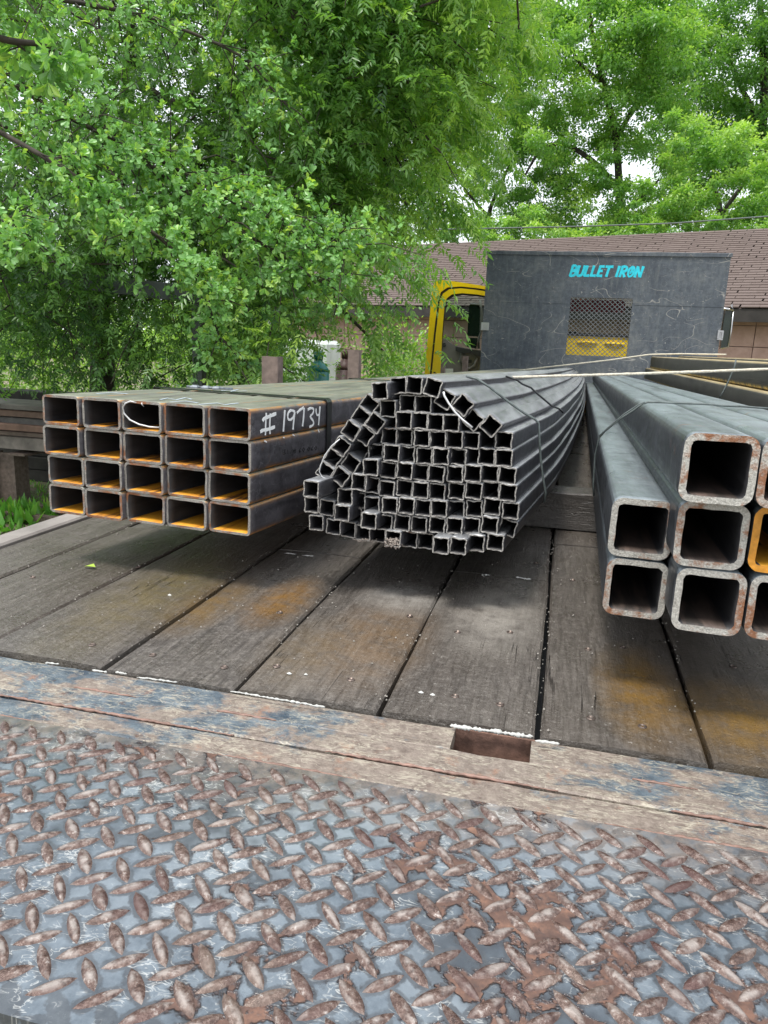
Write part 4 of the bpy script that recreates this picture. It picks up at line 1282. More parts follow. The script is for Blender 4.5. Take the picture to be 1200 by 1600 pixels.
for c in range(3, 4):
    for r in range(3):
        o = tube('heavy_tube', pathR(.1925 + (c - 2) * .0712 + SZ / 2, .80 + random.uniform(-.03, .03), (.115, .187, .259)[r] + SZ / 2), SZ, SZ, 0.0068, 0.0125, matsR, 0, 4, 0, 0, 0.02)
        tag(o, 'heavy square steel tube, %s row, %s column from the left of the right bundle' % (('bottom', 'middle', 'top')[r], ORD[c]), 'steel tube', 'heavy square tubes of the right bundle')
# its wire tie
def zR(y, z): return z - 0.0165 * (y - .8)
wt = MB()
pw = []
for p, z in (((928, 775), None), ((927, 757), None), ((930, 710), None), ((936, 684), None), ((945, 674), None), ((968, 655), None), ((990, 641), None), ((1006, 631), None), ((1030, 629.5), None), ((1054, 631), None), ((1078, 632), None), ((1092, 633), None), ((1112, 634), None), ((1130, 638), None), ((1160, 637), None), ((1185, 640), None), ((1210, 642), None)):
    pw.append(ony(p, 1.0))
ytie = onz((1008, 630), zR(1.3, .3295))[1]
ytie = 1.22 if not (1.0 < ytie < 1.6) else ytie
wt.tubeline([ony(p, ytie - .004) for p in [(928, 775), (927, 757), (930, 710), (936, 684), (945, 674), (968, 655), (990, 641), (1004, 631), (1012, 628.5), (1030, 628.5), (1054, 629.5), (1078, 630.5), (1112, 632), (1130, 634), (1160, 635), (1185, 637), (1215, 639)]], .0018, 6)
wt.tubeline([ony(p, ytie - .010) for p in [(936, 682), (950, 668), (975, 647), (998, 632), (1008, 628)]], .0012, 6)
tag(wt.build('wire_tie', M['wire']), 'thin dark wire looped round the right bundle of heavy tubes', 'tie')

# --- beams stacked at the far right
def beam(x0, x1, z0, z1, y0, y1, lab, sl=0.0):
    o = tube('steel_beam', [(x0 + (x1 - x0) / 2, y1 - (y1 - y0) * k / 6, (z0 + z1) / 2) for k in range(7)], x1 - x0, z1 - z0, .006, .012, [M['beam'], M['inD'], M['sooty'], M['inD']], 0, 3, 0)
    return tag(o, lab, 'steel beam', 'long beams stacked on the right')
def beam_mat():
    m = Mt('beam_paint')
    u = m.co((3, 1, 3))
    b = m.noise(u, 5, 6, 0.7)
    col = m.ramp(b, (0.3, (0.035, 0.034, 0.031)), (0.7, (0.085, 0.083, 0.074)))
    nz = m.axis(m.n('ShaderNodeNewGeometry').outputs['True Normal'], 2)
    # yellow-brown dust lies on the upper face
    col = m.mix(m.ramp(nz, (0.4, 0), (0.9, 0.8)), col, m.ramp(b, (0.35, (0.42, 0.31, 0.14)), (0.65, (0.62, 0.5, 0.28))))
    oz = m.axis(m.co(rnd=False), 2)
    col = m.mix(m.math('MULTIPLY', m.ramp(m.math('ABSOLUTE', m.math('ADD', oz, 0.041)), (0.001, 1), (0.009, 0)), m.ramp(m.noise(m.co((1, 14, 1)), 3, 4), (0.42, 0), (0.52, 0.9))), col, (0.6, 0.42, 0.10))
    return m.done(col, 0.5, 0.15, b, 0.001, 1)
M['beam'] = beam_mat()
beam(.683, .90, .298, .392, 0.9, 6.5, 'upper dark steel beam with yellow dusty top at the right side')
beam(.660, .90, .205, .295, 0.9, 6.62, 'lower dark steel beam under the yellow-topped one')
beam(.96, 1.20, .300, .405, 1.2, 7.0, 'outermost brown steel beam beyond the yellow-topped one')
for y in (1.9, 4.6):
    d = MB(); d.box((.66, y, .002), (1.25, y + .09, .1), 0, None, .003); d.box((.66, y, .101), (1.25, y + .09, .203), 0, None, .003); d.box((.96, y, .204), (1.25, y + .09, .298))
    tag(d.build('dunnage_stack', M['timber']), 'dark timber blocks under the right beams, %s' % ('near pair' if y < 3 else 'far pair'), 'timber')
tie('wire_tie', [(1150, 562), (1148, 573), (1139, 594), (1130, 612), (1124, 622)], 2.9, .003, 'slanting thin wire hanging down the side of the right beams', M['wire'])

# --- timbers under the bundles
def timber(x0, x1, y, d, h, lab, mat=M['timber'], name='timber'):
    n_ = 40
    mb = MB(); v = []; f = []
    for i in range(n_ + 1):
        x = x0 + (x1 - x0) * i / n_
        r1, r2, r3 = [random.uniform(-.0012, .0012) for _ in range(3)]
        v += [(x, y + r1, .004), (x, y + r1 * .5 + .001, h * .55 + r3), (x, y + r1, h - .003 + r2), (x, y + .004, h + r2), (x, y + d - .004, h + r2), (x, y + d, h - .004), (x, y + d, .004)]
    for i in range(n_):
        for k in range(6):
            f.append((i * 7 + k, (i + 1) * 7 + k, (i + 1) * 7 + k + 1, i * 7 + k + 1))
    f += [tuple(range(6, -1, -1)), tuple(n_ * 7 + k for k in range(7))]
    mb.add(v, [q[::-1] for q in f] if False else f)
    return tag(mb.build(name, mat, None, ((x0 + x1) / 2, y, 0)), lab, 'timber')
timber(-.88, .655, 1.677, .09, .088, 'weathered dark timber laid across the deck under the bundles')
timber(-.5, .12, 4.9, .09, .05, 'thin far timber across the deck under the bundles')
ob = MB()
c_ = onz((921, 641), 0.02)
ob.box((c_[0] - .045, c_[1], .002), (c_[0] + .06, c_[1] + .09, .075), 0, None, .012)
tag(ob.build('wood_block', M['sand']), 'small orange block between the middle and right bundles far back', 'block')

# ropes
def rope(pts, y, r, lab):
    mb = MB()
    P_ = [ony(p, y) if len(p) == 2 else ony(p[:2], p[2]) for p in pts]
    dense = []
    for a, b in zip(P_[:-1], P_[1:]):
        for k in range(10): dense.append(a + (b - a) * k / 10)
    dense.append(P_[-1])
    rr = [r * (1 + 0.12 * math.sin(i * 2.3)) for i in range(len(dense))]
    mb.tubeline(dense, rr, 8)
    return tag(mb.build('rope', M['rope']), lab, 'rope')
rope([(735, 592.5), (760, 591), (850, 588), (930, 586), (1010, 583.5), (1100, 580.5), (1250, 575)], 1.70, .0030, 'thick pale rope stretched right across all the bundles')
rope([(776, 586), (800, 580), (870, 572), (950, 563), (1015, 554), (1060, 553), (1135, 554)], 6.3, .006, 'thin pale rope far back in front of the dark rack')

# stakes along the left side of the deck
def stake(p0, p1, w, y, lab):
    a = ony(p0, y); b = ony(p1, y)
    z1 = (a[2] + b[2]) / 2
    x0, x1 = a[0], b[0]
    mb = MB(); t_ = .007
    mb.box((x0, y, -.12), (x1, y + t_, z1)); mb.box((x0, y + t_, -.12), (x0 + t_, y + .05, z1)); mb.box((x1 - t_, y + t_, -.12), (x1, y + .05, z1))
    return tag(mb.build('stake', M['stake']), lab, 'stake', 'rusty stakes along the left side of the deck')
stake((409, 556), (434, 558), 0, 2.42, 'brown channel stake, leftmost and widest of the stakes behind the left bundle')
stake((544, 546.5), (561, 546.5), 0, 3.5, 'brown channel stake just right of the brown gas cylinder')
stake((689, 566), (695, 566), 0, 6.0, 'thin brown stake in front of the yellow door frame')
stake((723, 556), (731, 557), 0, 6.4, 'thin brown stake in front of the grey door trim')

# grit and splinters caught on the deck
gt = MB()
for i in range(900):
    x_, y_ = random.uniform(-.9, .55), random.uniform(.735, 1.6)
    if random.random() < .55:
        sm_ = min(seams, key=lambda q: abs(q - x_)); x_ = sm_ + random.gauss(0, .006)
    q_ = random.uniform(.0004, .0015)
    gt.add([(x_ - q_, y_ - q_, .001), (x_ + q_, y_ - q_ * .6, .001), (x_ + q_ * .4, y_ + q_ * 1.4, .001), (x_, y_, .001 + q_ * 1.3)], [(0, 1, 3), (1, 2, 3), (2, 0, 3)])
tag(gt.build('grit', plain('pale_grit', (0.27, 0.25, 0.22), .9, 0, .6, 300)), 'pale grit and splinters scattered over the planks', 'grit', kind='stuff')

# small litter on the deck
def litter(name, pts, w, lab, mat=M['foam'], cat='foam', z=.0035, th=.003):
    mb = MB()
    P_ = [onz(p, z) for p in pts]
    P2_ = []
    for a_, b_ in zip(P_[:-1], P_[1:]):
        for k_ in range(3): P2_.append(a_ + (b_ - a_) * k_ / 3 + np.array([0, random.uniform(-.0006, .0006), 0]))
    P2_.append(P_[-1])
    mb.tubeline([tuple(q) for q in P2_], [w * .62 * random.uniform(.35, 1.3) * (.3 if k_ in (0, len(P2_) - 1) else 1) for k_ in range(len(P2_))], 6)
    return tag(mb.build(name, mat), lab, cat)
def dens(a, b, n):
    return [(a[0] + (b[0] - a[0]) * i / n, a[1] + (b[1] - a[1]) * i / n + random.uniform(-.5, .5)) for i in range(n + 1)]
G = 'bits of white sealant on the deck'
for (a, b, w, lab) in (((71, 1035.5), (92, 1038), .0022, 'short white sealant dab at the far left of the deck edge'),
                       ((144, 1047), (167, 1050), .0022, 'white sealant dab left of the second deck seam'), ((180, 1050), (198, 1053), .0024, 'white sealant dab just right of the second deck seam'),
                       ((214, 1058), (277, 1066), .0018, 'thin broken sealant bead right of the two dabs'), ((360, 1080), (508, 1105), .0020, 'long white sealant bead along the deck edge at centre'),
                       ((836, 1157), (874, 1162), .0026, 'white sealant bead right of the stake pocket')):
    tag(litter('sealant_bead', dens(a, b, max(3, int((b[0] - a[0]) / 8))), w, lab), group=G)
for (a, b, w, lab) in (((703, 1134), (833, 1151), .0040, 'thick white sealant along the back of the stake pocket'),):
    tag(litter('sealant_bead', dens(a, b, 16), w, lab, z=.002), group=G)
for (a, b, w, lab) in (((445, 864), (462, 866), .0022, 'white sealant scrap left of the cross joint under the middle bundle'), ((472, 867.5), (490, 869), .0018, 'thin white sealant scrap at the cross joint under the middle bundle'),
                       ((752, 898), (766, 898.5), .0022, 'white scrap at the plank joint below the middle bundle'), ((806, 902), (830, 905), .0026, 'larger white scrap at the plank joint nearer the right bundle')):
    tag(litter('sealant_scrap', dens(a, b, 4), w, lab), group=G)
for (p, r, lab) in (((452, 1051.5), .003, 'white drop on the deck, left of a pair'), ((478, 1053), .0022, 'small white drop on the deck, right of a pair'), ((658, 1081), .003, 'white drop on the plank above the pocket, left one'), ((676, 1084.5), .003, 'white drop on the plank above the pocket, right one'), ((265, 929), .003, 'lone white drop on the left planks')):
    w = onz(p, .002)
    mb = MB(); n_ = 10
    mb.add([(w[0] + r * .8 * 1.4 * math.cos(6.283 * k / n_), w[1] + r * .7 * math.sin(6.283 * k / n_), .0012) for k in range(n_)] + [(w[0], w[1], .0034)], [(k, (k + 1) % n_, n_) for k in range(n_)], 0, True)
    tag(mb.build('paint_drop', M['foam']), lab, 'paint drop')
c_ = onz((141, 886), .004)
mb = MB(); mb.add([(c_[0] - .012, c_[1], .004), (c_[0] - .003, c_[1] - .005, .007), (c_[0] + .012, c_[1] - .002, .006), (c_[0] + .003, c_[1] + .006, .009)], [(0, 1, 2, 3)])
tag(mb.build('fallen_leaf', plain('yellow_green_leaf', (0.35, 0.5, 0.05), 0.6)), 'single yellow-green leaf fallen on the left planks', 'leaf')

# ------------------------------------------------------------------ yard on the left
# stack of long steel on an I-beam post
RYD = 5.2
st_top = 630
def bar_px(x0, x1, ya, yb, y, d, lab, mat, sl):
    """long bar between image columns, kept level with a small fall"""
    a = ony((x0, ya), y); b = ony((x0, yb), y)
    mb = MB(); mb.box((-6.5, y, b[2]), (-2.75, y + d, a[2]), 0, None, .006)
    return tag(mb.build('stock_bar', mat), lab, 'steel bar', 'long steel bars stacked on the yard rack')
cols = [(0.13, 0.12, 0.11), (0.17, 0.11, 0.085), (0.11, 0.105, 0.10), (0.20, 0.12, 0.09), (0.15, 0.11, 0.09), (0.22, 0.19, 0.17)]
zz = [632, 641, 652, 663, 674, 682, 703]
nms = ['topmost grey bar', 'second bar from the top, brownish', 'third bar from the top', 'fourth bar from the top, reddest', 'thin fifth bar', 'deep pale channel at the bottom']
for i in range(6):
    bar_px(30, 60, zz[i] + .6, zz[i + 1] - .6, RYD + (i % 3) * .03, .45, nms[i] + ' of the yard rack at far left', plain('bar%d' % i, cols[i], .7, .1, .35, 9, .002), 0)
ib = MB()
a = ony((0, 707), RYD + .05); b = ony((24, 707), RYD + .05); 
ib.box((-4.55, RYD + .02, a[2] - .012), (ony((35, 700), RYD)[0], RYD + .3, a[2] + .004))
x1 = ony((24, 750), RYD + .05)[0]
ib.box((x1 - .012, RYD + .05, -1.1), (x1, RYD + .22, a[2] - .013)); ib.box((x1 - .25, RYD + .13, -1.1), (x1 - .013, RYD + .142, a[2] - .013)); ib.box((x1 - .262, RYD + .05, -1.1), (x1 - .25, RYD + .22, a[2] - .013))
tag(ib.build('rack_post', M['stake']), 'rusty brown I-beam post carrying the yard rack', 'post')
ib = MB(); ib.box((-3.0, RYD + .05, -1.1), (-2.9, RYD + .25, -.56))
tag(ib.build('rack_post', M['stake']), 'second rack post hidden behind the left bundle', 'post')
sc2 = MB()
for i in range(5):
    y = 4.9 + random.uniform(-.2, .5); x = -3.75 + random.uniform(-.3, .3)
    Mx = Matrix.Translation((x, y, -1.06 + i * .015)) @ Matrix.Rotation(random.uniform(-.6, .6), 4, 'Z') @ Matrix.Rotation(random.uniform(-.1, .1), 4, 'Y')
    sc2.box((-.3, -.03, -.025), (.3, .03, .025), 0, Mx)
tag(sc2.build('scrap_steel', M['stake'], ), 'small heap of rusty scrap lengths at the foot of the rack post', 'scrap')
# dark stacked boxes added to fill in the shade behind the rack
dk = MB()
for i in range(7):
    dk.box((-7.5, 6.3 + random.uniform(-.05, .05), -1.1 + i * .13), (-2.2, 6.6, -1.1 + i * .13 + .12), 0, None, .006)
tag(dk.build('shade_filler', plain('shade_filler_dark', (0.03, 0.028, 0.025), .9, 0, .4, 8)), 'dark stacked boxes filling in the shade behind the yard rack', 'timber')
# gas cylinders, tank
def cyl(p, top, y, r, mat, lab):
    c = ony(p, y); zt = ony((p[0], top), y)[2]
    mb = MB()
    mb.tubeline([(c[0], y, -1.1), (c[0], y, zt - .24)], [r, r], 20)
    mb.tubeline([(c[0], y, zt - .239), (c[0], y, zt - .20), (c[0], y, zt - .16), (c[0], y, zt - .12), (c[0], y, zt - .1)], [r * .99, r * .9, r * .66, r * .42, r * .36], 20)
    body = mb
    e = empty('gas_cylinder', (c[0], y, -1.1)); tag(e, lab, 'gas cylinder', 'gas cylinders beside the house')
    o = body.build('body', mat, None, (c[0], y, -1.1)); o.parent = e; o.location = (0, 0, 0)
    n_ = MB(); n_.tubeline([(0, 0, zt + 1.1 - .1), (0, 0, zt + 1.1 - .02), (0, 0, zt + 1.1)], [r * .42, r * .45, r * .3], 14)
    n_.build('cap', mat, e)
cyl((497, 590), 549, 8.6, .135, M['teal'], 'teal gas cylinder with rounded cap beyond the left bundle')
cyl((539, 590), 547, 8.9, .12, M['cylb'], 'dark brown gas cylinder left of the second stake')
tk = MB(); c_ = ony((468, 585), 10.5)
tk.box((c_[0] - .38, 10.5, -1.1), (c_[0] + .42, 11.2, ony((468, 530), 10.5)[2]), 0, None, .06)
tag(tk.build('white_tank', M['tub']), 'white box tank half hidden by leaves behind the teal cylinder', 'tank')
# overhead grey beam with posts
pb = MB()
A = ony((-40, 418), 4.75); B = ony((330, 464), 5.5)
dirn = Vector(tuple(B - A)).normalized()
Mx = Matrix.Translation(tuple(A)) @ dirn.to_track_quat('X', 'Z').to_matrix().to_4x4()
L_ = float(np.linalg.norm(B - A))
pb.box((-2.0, -.05, -.062), (L_, .05, .062), 0, Mx, .006)
gb = tag(pb.build('overhead_beam', M['pole']), 'long grey steel beam high up behind the left leaves', 'beam')
pp_ = MB(); e_ = Mx @ Vector((L_ - .1, 0, 0)); pp_.box((e_[0] - .04, e_[1] - .04, -1.1), (e_[0] + .04, e_[1] + .04, e_[2] - .066))
e2 = Mx @ Vector((-1.8, 0, 0)); pp_.box((e2[0] - .04, e2[1] - .04, -1.1), (e2[0] + .04, e2[1] + .04, e2[2] - .066))
pp_.build('post', M['pole']).parent = gb
# chain link fence with top rail
fe = empty('chain_fence', (-8, 10, -1.1)); tag(fe, 'chain link fence with dark top rail behind the yard rack', 'fence')
FO = Vector((-8, 10, -1.1))
fz = ony((20, 610), 9.0)[2]
m_ = MB(); m_.tubeline([(-12, 9.0, fz), (-2.9, 9.0, fz)], .022, 8)
o = m_.build('top_rail', M['rubber']); o.parent = fe; o.matrix_parent_inverse = Matrix.Translation(-FO)
m_ = MB()
x = -12.0
while x < -2.9:
    for sg in (1, -1):
        x1_ = x + sg * (fz + 1.1)
        m_.tubeline([(x, 9.0 + sg * .002, -1.08), (min(max(x1_, -12), -2.9), 9.0 + sg * .002, -1.08 + abs(min(max(x1_, -12), -2.9) - x))], .0022, 3, 0, False)
    x += .09
o = m_.build('wire_mesh', M['rubber']); o.parent = fe; o.matrix_parent_inverse = Matrix.Translation(-FO); o['kind'] = 'stuff'
for x in (-11, -8.6, -6.2, -3.8):
    m_ = MB(); m_.tubeline([(x, 9.04, -1.1), (x, 9.04, fz + .03)], .028, 8); o = m_.build('post', M['rubber']); o.parent = fe; o.matrix_parent_inverse = Matrix.Translation(-FO)

# utility wire over the roof
uw = MB()
P_ = [ony(p, 11.0) for p in [(520, 352), (620, 360), (760, 357), (900, 354), (1050, 349), (1200, 338), (1330, 325)]]
uw.tubeline(P_, .010, 6)
tag(uw.build('utility_wire', plain('cable', (0.10, 0.12, 0.12), .6)), 'thin overhead cable running just above the house roof', 'cable')

# ------------------------------------------------------------------ foliage
OAK_V = np.array([(0, 0, 0), (.42, .11, .03), (.78, .25, .03), (1, .10, -.06), (1, -.10, -.06), (.78, -.25, .03), (.42, -.11, .03), (.62, 0, -.035)])
OAK_F = [(7, 0, 1), (7, 1, 2), (7, 2, 3), (7, 3, 4), (7, 4, 5), (7, 5, 6), (7, 6, 0)]
LAN_V = np.array([(0, 0, 0), (.38, .17, .03), (1, 0, -.14), (.38, -.17, .03)])
LAN_F = [(0, 2, 1), (0, 3, 2)]
WID_V = np.array([(0, 0, 0), (.45, .28, .05), (1, 0, -.12), (.45, -.28, .05)])

def nrm(a):
    return a / np.maximum(np.linalg.norm(a, axis=-1, keepdims=True), 1e-9)
def leaves(pos, dr, up, ln, tint, TV, TF):
    """numpy arrays of leaves -> vertices, faces, tint per face"""
    x = nrm(dr); y = nrm(np.cross(up, x)); z = np.cross(x, y)
    V = pos[:, None, :] + ln[:, None, None] * (TV[None, :, 0:1] * x[:, None, :] + TV[None, :, 1:2] * y[:, None, :] + TV[None, :, 2:3] * z[:, None, :])
    n = len(pos); k = len(TV)
    Fc = (np.array(TF)[None] + (np.arange(n) * k)[:, None, None]).reshape(-1, 3)
    return V.reshape(-1, 3), Fc, np.repeat(tint, len(TF))
def leaf_object(name, parts, mat, parent, kind='stuff', label=None):
    Vs = []; Fs = []; Ts = []; off = 0
    for V, Fc, T in parts:
        Vs.append(V); Fs.append(Fc + off); Ts.append(T); off += len(V)
    V = np.concatenate(Vs).astype(np.float32); Fc = np.concatenate(Fs).astype(np.int32); T = np.concatenate(Ts).astype(np.float32)
    me = bpy.data.meshes.new(name)
    me.vertices.add(len(V)); me.vertices.foreach_set('co', V.ravel())
    me.loops.add(len(Fc) * 3); me.loops.foreach_set('vertex_index', Fc.ravel())
    me.polygons.add(len(Fc))
    me.polygons.foreach_set('loop_start', np.arange(0, len(Fc) * 3, 3, dtype=np.int32))
    me.polygons.foreach_set('loop_total', np.full(len(Fc), 3, dtype=np.int32))
    me.materials.append(mat)
    at = me.attributes.new('tint', 'FLOAT', 'FACE'); at.data.foreach_set('value', T)
    me.update(calc_edges=True)
    o = bpy.data.objects.new(name, me)
    link(o, parent)
    if parent is not None:
        o.matrix_parent_inverse = Matrix.Translation(-parent.location)
    if kind: o['kind'] = kind
    if label: o['label'] = label
    return o
def wparent(o, par):
    o.parent = par; o.matrix_parent_inverse = Matrix.Translation(-par.location); return o
def ppt(p):     # (px, py, metres along the view) -> world
    d = ray(p[:2]); d = d / np.linalg.norm(d); return CAM + d * p[2]
def polyline(pts, n=14):
    P_ = np.array([ppt(p) for p in pts]); t_ = np.linspace(0, len(P_) - 1, n)
    out = []
    for q_ in t_:
        i = min(int(q_), len(P_) - 2); f_ = q_ - i
        p0 = P_[max(i - 1, 0)]; p1 = P_[i]; p2 = P_[i + 1]; p3 = P_[min(i + 2, len(P_) - 1)]
        out.append(0.5 * ((2 * p1) + (-p0 + p2) * f_ + (2 * p0 - 5 * p1 + 4 * p2 - p3) * f_ ** 2 + (-p0 + 3 * p1 - 3 * p2 + p3) * f_ ** 3))
    return np.array(out)

# ---- water oak, near left
oak = empty('oak_tree', (-5.2, 3.8, -1.1))
tag(oak, 'water oak with glossy round-tipped leaves reaching in from the upper left', 'tree')
branches = [
 ([(-160, 40, 4.6), (-20, 110, 4.4), (120, 190, 4.2), (260, 255, 4.2), (380, 325, 4.1), (480, 355, 4.1), (560, 395, 4.1)], .22, 1.0, 980),
 ([(-160, 120, 4.4), (60, 240, 3.9), (180, 320, 3.8), (270, 390, 3.8), (315, 450, 3.9), (345, 535, 3.9)], .13, 1.0, 560),
 ([(-120, -40, 4.4), (100, 0, 4.4), (240, 30, 4.6), (380, 90, 4.7), (440, 160, 4.7)], .20, 1.0, 420),
 ([(-120, 260, 3.6), (-20, 330, 3.4), (20, 355, 3.4), (45, 385, 3.4)], .12, 1.0, 150),
 ([(200, 230, 4.2), (330, 330, 4.1), (440, 400, 4.0), (500, 440, 4.0)], .17, 1.0, 420),
 ([(-80, 20, 3.0), (0, 60, 2.9), (70, 70, 2.9), (90, 85, 2.9)], .10, 1.3, 60),
 ([(330, -80, 5.2), (420, -10, 5.2), (500, 60, 5.2), (560, 30, 5.4)], .28, 1.0, 420),
 ([(520, -60, 5.6), (600, 10, 5.6), (650, 90, 5.6), (690, 60, 5.6)], .25, 1.0, 330),
 ([(-160, 150, 4.6), (-30, 180, 4.2), (100, 250, 4.1), (150, 300, 4.1), (190, 345, 4.2)], .20, 1.0, 380),
]
limb = MB()
RP = []; RA = []; RS = []
for pts, rad, lsc, cnt in branches:
    P_ = polyline(pts, 16)
    limb.tubeline([tuple(p) for p in P_], list(np.linspace(.014, .004, 16)), 6)
    for k in range(cnt // 10):
        # twigs: each carries rosettes along its outer half
        t_ = (k + .5) / (cnt // 10)
        i = min(int(t_ * 15), 14)
        b = P_[i] + (P_[i + 1] - P_[i]) * rng.random()
        d = nrm(rng.normal(size=3) * np.array([1, 1, .7]) + nrm(P_[-1] - P_[0]) * .7 + np.array([0, -.25, -.1]))
        L_ = rad * rng.uniform(.7, 2.0)
        e = b + d * L_ + np.array([0, 0, -.12 * L_])
        m_ = (b + e) / 2 + np.array([0, 0, .08 * L_])
        limb.tubeline([tuple(b), tuple(m_), tuple(e)], [.004, .003, .0015], 4, 0, False)
        for q_ in range(14):
            f_ = rng.uniform(.20, 1.08)
            c_ = (b * (1 - f_) + e * f_) + np.array([0, 0, .08 * L_ * (1 - abs(2 * f_ - 1))]) + rng.normal(size=3) * rad * .26
            RP.append(c_); RA.append(nrm(d + rng.normal(size=3) * .55 + np.array([0, 0, .35]))); RS.append(lsc * rng.uniform(.75, 1.15))
wparent(limb.build('limb', M['bark']), oak)
tr_ = MB(); tr_.tubeline([(-5.2, 3.8, -1.1), (-5.15, 3.85, .3), (-4.9, 3.8, 1.6), (-4.3, 3.7, 2.6), tuple(ppt((-160, 40, 4.6)))], [.3, .24, .19, .12, .05], 12)
tr_.tubeline([(-4.9, 3.8, 1.6), (-4.0, 4.0, 2.6), tuple(ppt((-120, -40, 4.4)))], [.15, .1, .04], 10)
wparent(tr_.build('trunk', M['bark']), oak)
RP = np.array(RP); RA = np.array(RA); RS = np.array(RS)
nl = 7
N = len(RP)
pos = np.repeat(RP, nl, 0); axn = np.repeat(RA, nl, 0)
h1 = nrm(np.cross(axn, rng.normal(size=axn.shape)))
spread = rng.uniform(.45, 1.4, len(pos))[:, None]
dr = nrm(axn * .8 + h1 * spread)
dr[:, 2] -= rng.uniform(0, .25, len(pos))
ln = np.repeat(RS, nl) * rng.uniform(.024, .043, len(pos))
tn = np.repeat(np.clip(rng.normal(.42, .2, N), 0, 1), nl) + rng.normal(0, .09, len(pos))
tips = np.repeat(rng.random(N) < .13, nl); tn[tips] += .42
up_ = nrm(axn + rng.normal(size=pos.shape) * .35 + np.array([0, -.1, .5]))
tn = np.clip(tn, 0, 1)
pxx, pyy, dep = proj(pos + dr * ln[:, None] * .5)
nz_ = np.abs(np.sum(nrm(np.cross(nrm(np.cross(up_, dr)), dr)) * nrm(CAM - pos), axis=1))
score = np.where((pxx > 0) & (pxx < 1200) & (pyy > 0) & (pyy < 600), ln / dep * (0.3 + nz_) , 0)
# keep the nearest layers first
score = score * (1 + .8 * (dep < 3.6))
idx = np.argsort(-score)[:300]
keep = np.ones(len(pos), bool); keep[idx] = False
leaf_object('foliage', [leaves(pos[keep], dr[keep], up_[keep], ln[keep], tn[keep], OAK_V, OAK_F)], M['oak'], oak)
lms = []
for tv in (.25, .45, .65, .9):
    m_ = MB(); m_.add(OAK_V, OAK_F)
    me = m_.mesh('leaf', [M['oak']])
    at = me.attributes.new('tint', 'FLOAT', 'FACE'); at.data.foreach_set('value', np.full(len(OAK_F), tv, np.float32))
    lms.append(me)
for i in idx:
    x = nrm(dr[i]); y = nrm(np.cross(up_[i], x)); z = np.cross(x, y)
    me = lms[int(np.clip(round((tn[i] - .25) / .22), 0, 3))]
    o = bpy.data.objects.new('leaf', me)
    s_ = ln[i]
    Mx = Matrix([[x[0] * s_, y[0] * s_, z[0] * s_, pos[i][0] + 5.2], [x[1] * s_, y[1] * s_, z[1] * s_, pos[i][1] - 3.8], [x[2] * s_, y[2] * s_, z[2] * s_, pos[i][2] + 1.1], [0, 0, 0, 1]])
    o.parent = oak
    o.matrix_local = Mx
    link(o, oak)

# ---- feathery pecans behind
def compound(C, D, L, tint, nlf=6):
    """pinnate leaves: positions C, directions D, length L -> leaflet arrays"""
    out_p = []; out_d = []; out_u = []; out_l = []; out_t = []
    n = len(C)
    side = nrm(np.cross(D, rng.normal(size=(n, 3)) * .35 + np.array([0, 0, 1])))
    upv = nrm(np.cross(side, D))
    for k in range(nlf):
        f_ = (k + 1) / nlf
        droop = np.array([0, 0, -1]) * (f_ ** 2 * .22)
        base = C + (D * f_ + droop) * L[:, None]
        tang = nrm(D + np.array([0, 0, -1]) * (.44 * f_))
        for sg in (1, -1):
            dd = nrm(tang * (.55 + .35 * f_) + side * sg + np.array([0, 0, -.25]) + rng.normal(size=(n, 3)) * .28)
            out_p.append(base); out_d.append(dd); out_u.append(upv + rng.normal(size=(n, 3)) * .2); out_l.append(L * rng.uniform(.28, .42, n)); out_t.append(tint + rng.normal(0, .05, n))
    return np.concatenate(out_p), np.concatenate(out_d), np.concatenate(out_u), np.concatenate(out_l), np.clip(np.concatenate(out_t), 0, 1)
def rbound(y):
    return np.interp(y, [-200, 0, 60, 120, 200, 260, 330, 380, 420, 470, 520, 560, 600], [880, 850, 820, 790, 765, 735, 705, 650, 610, 570, 545, 520, 500])
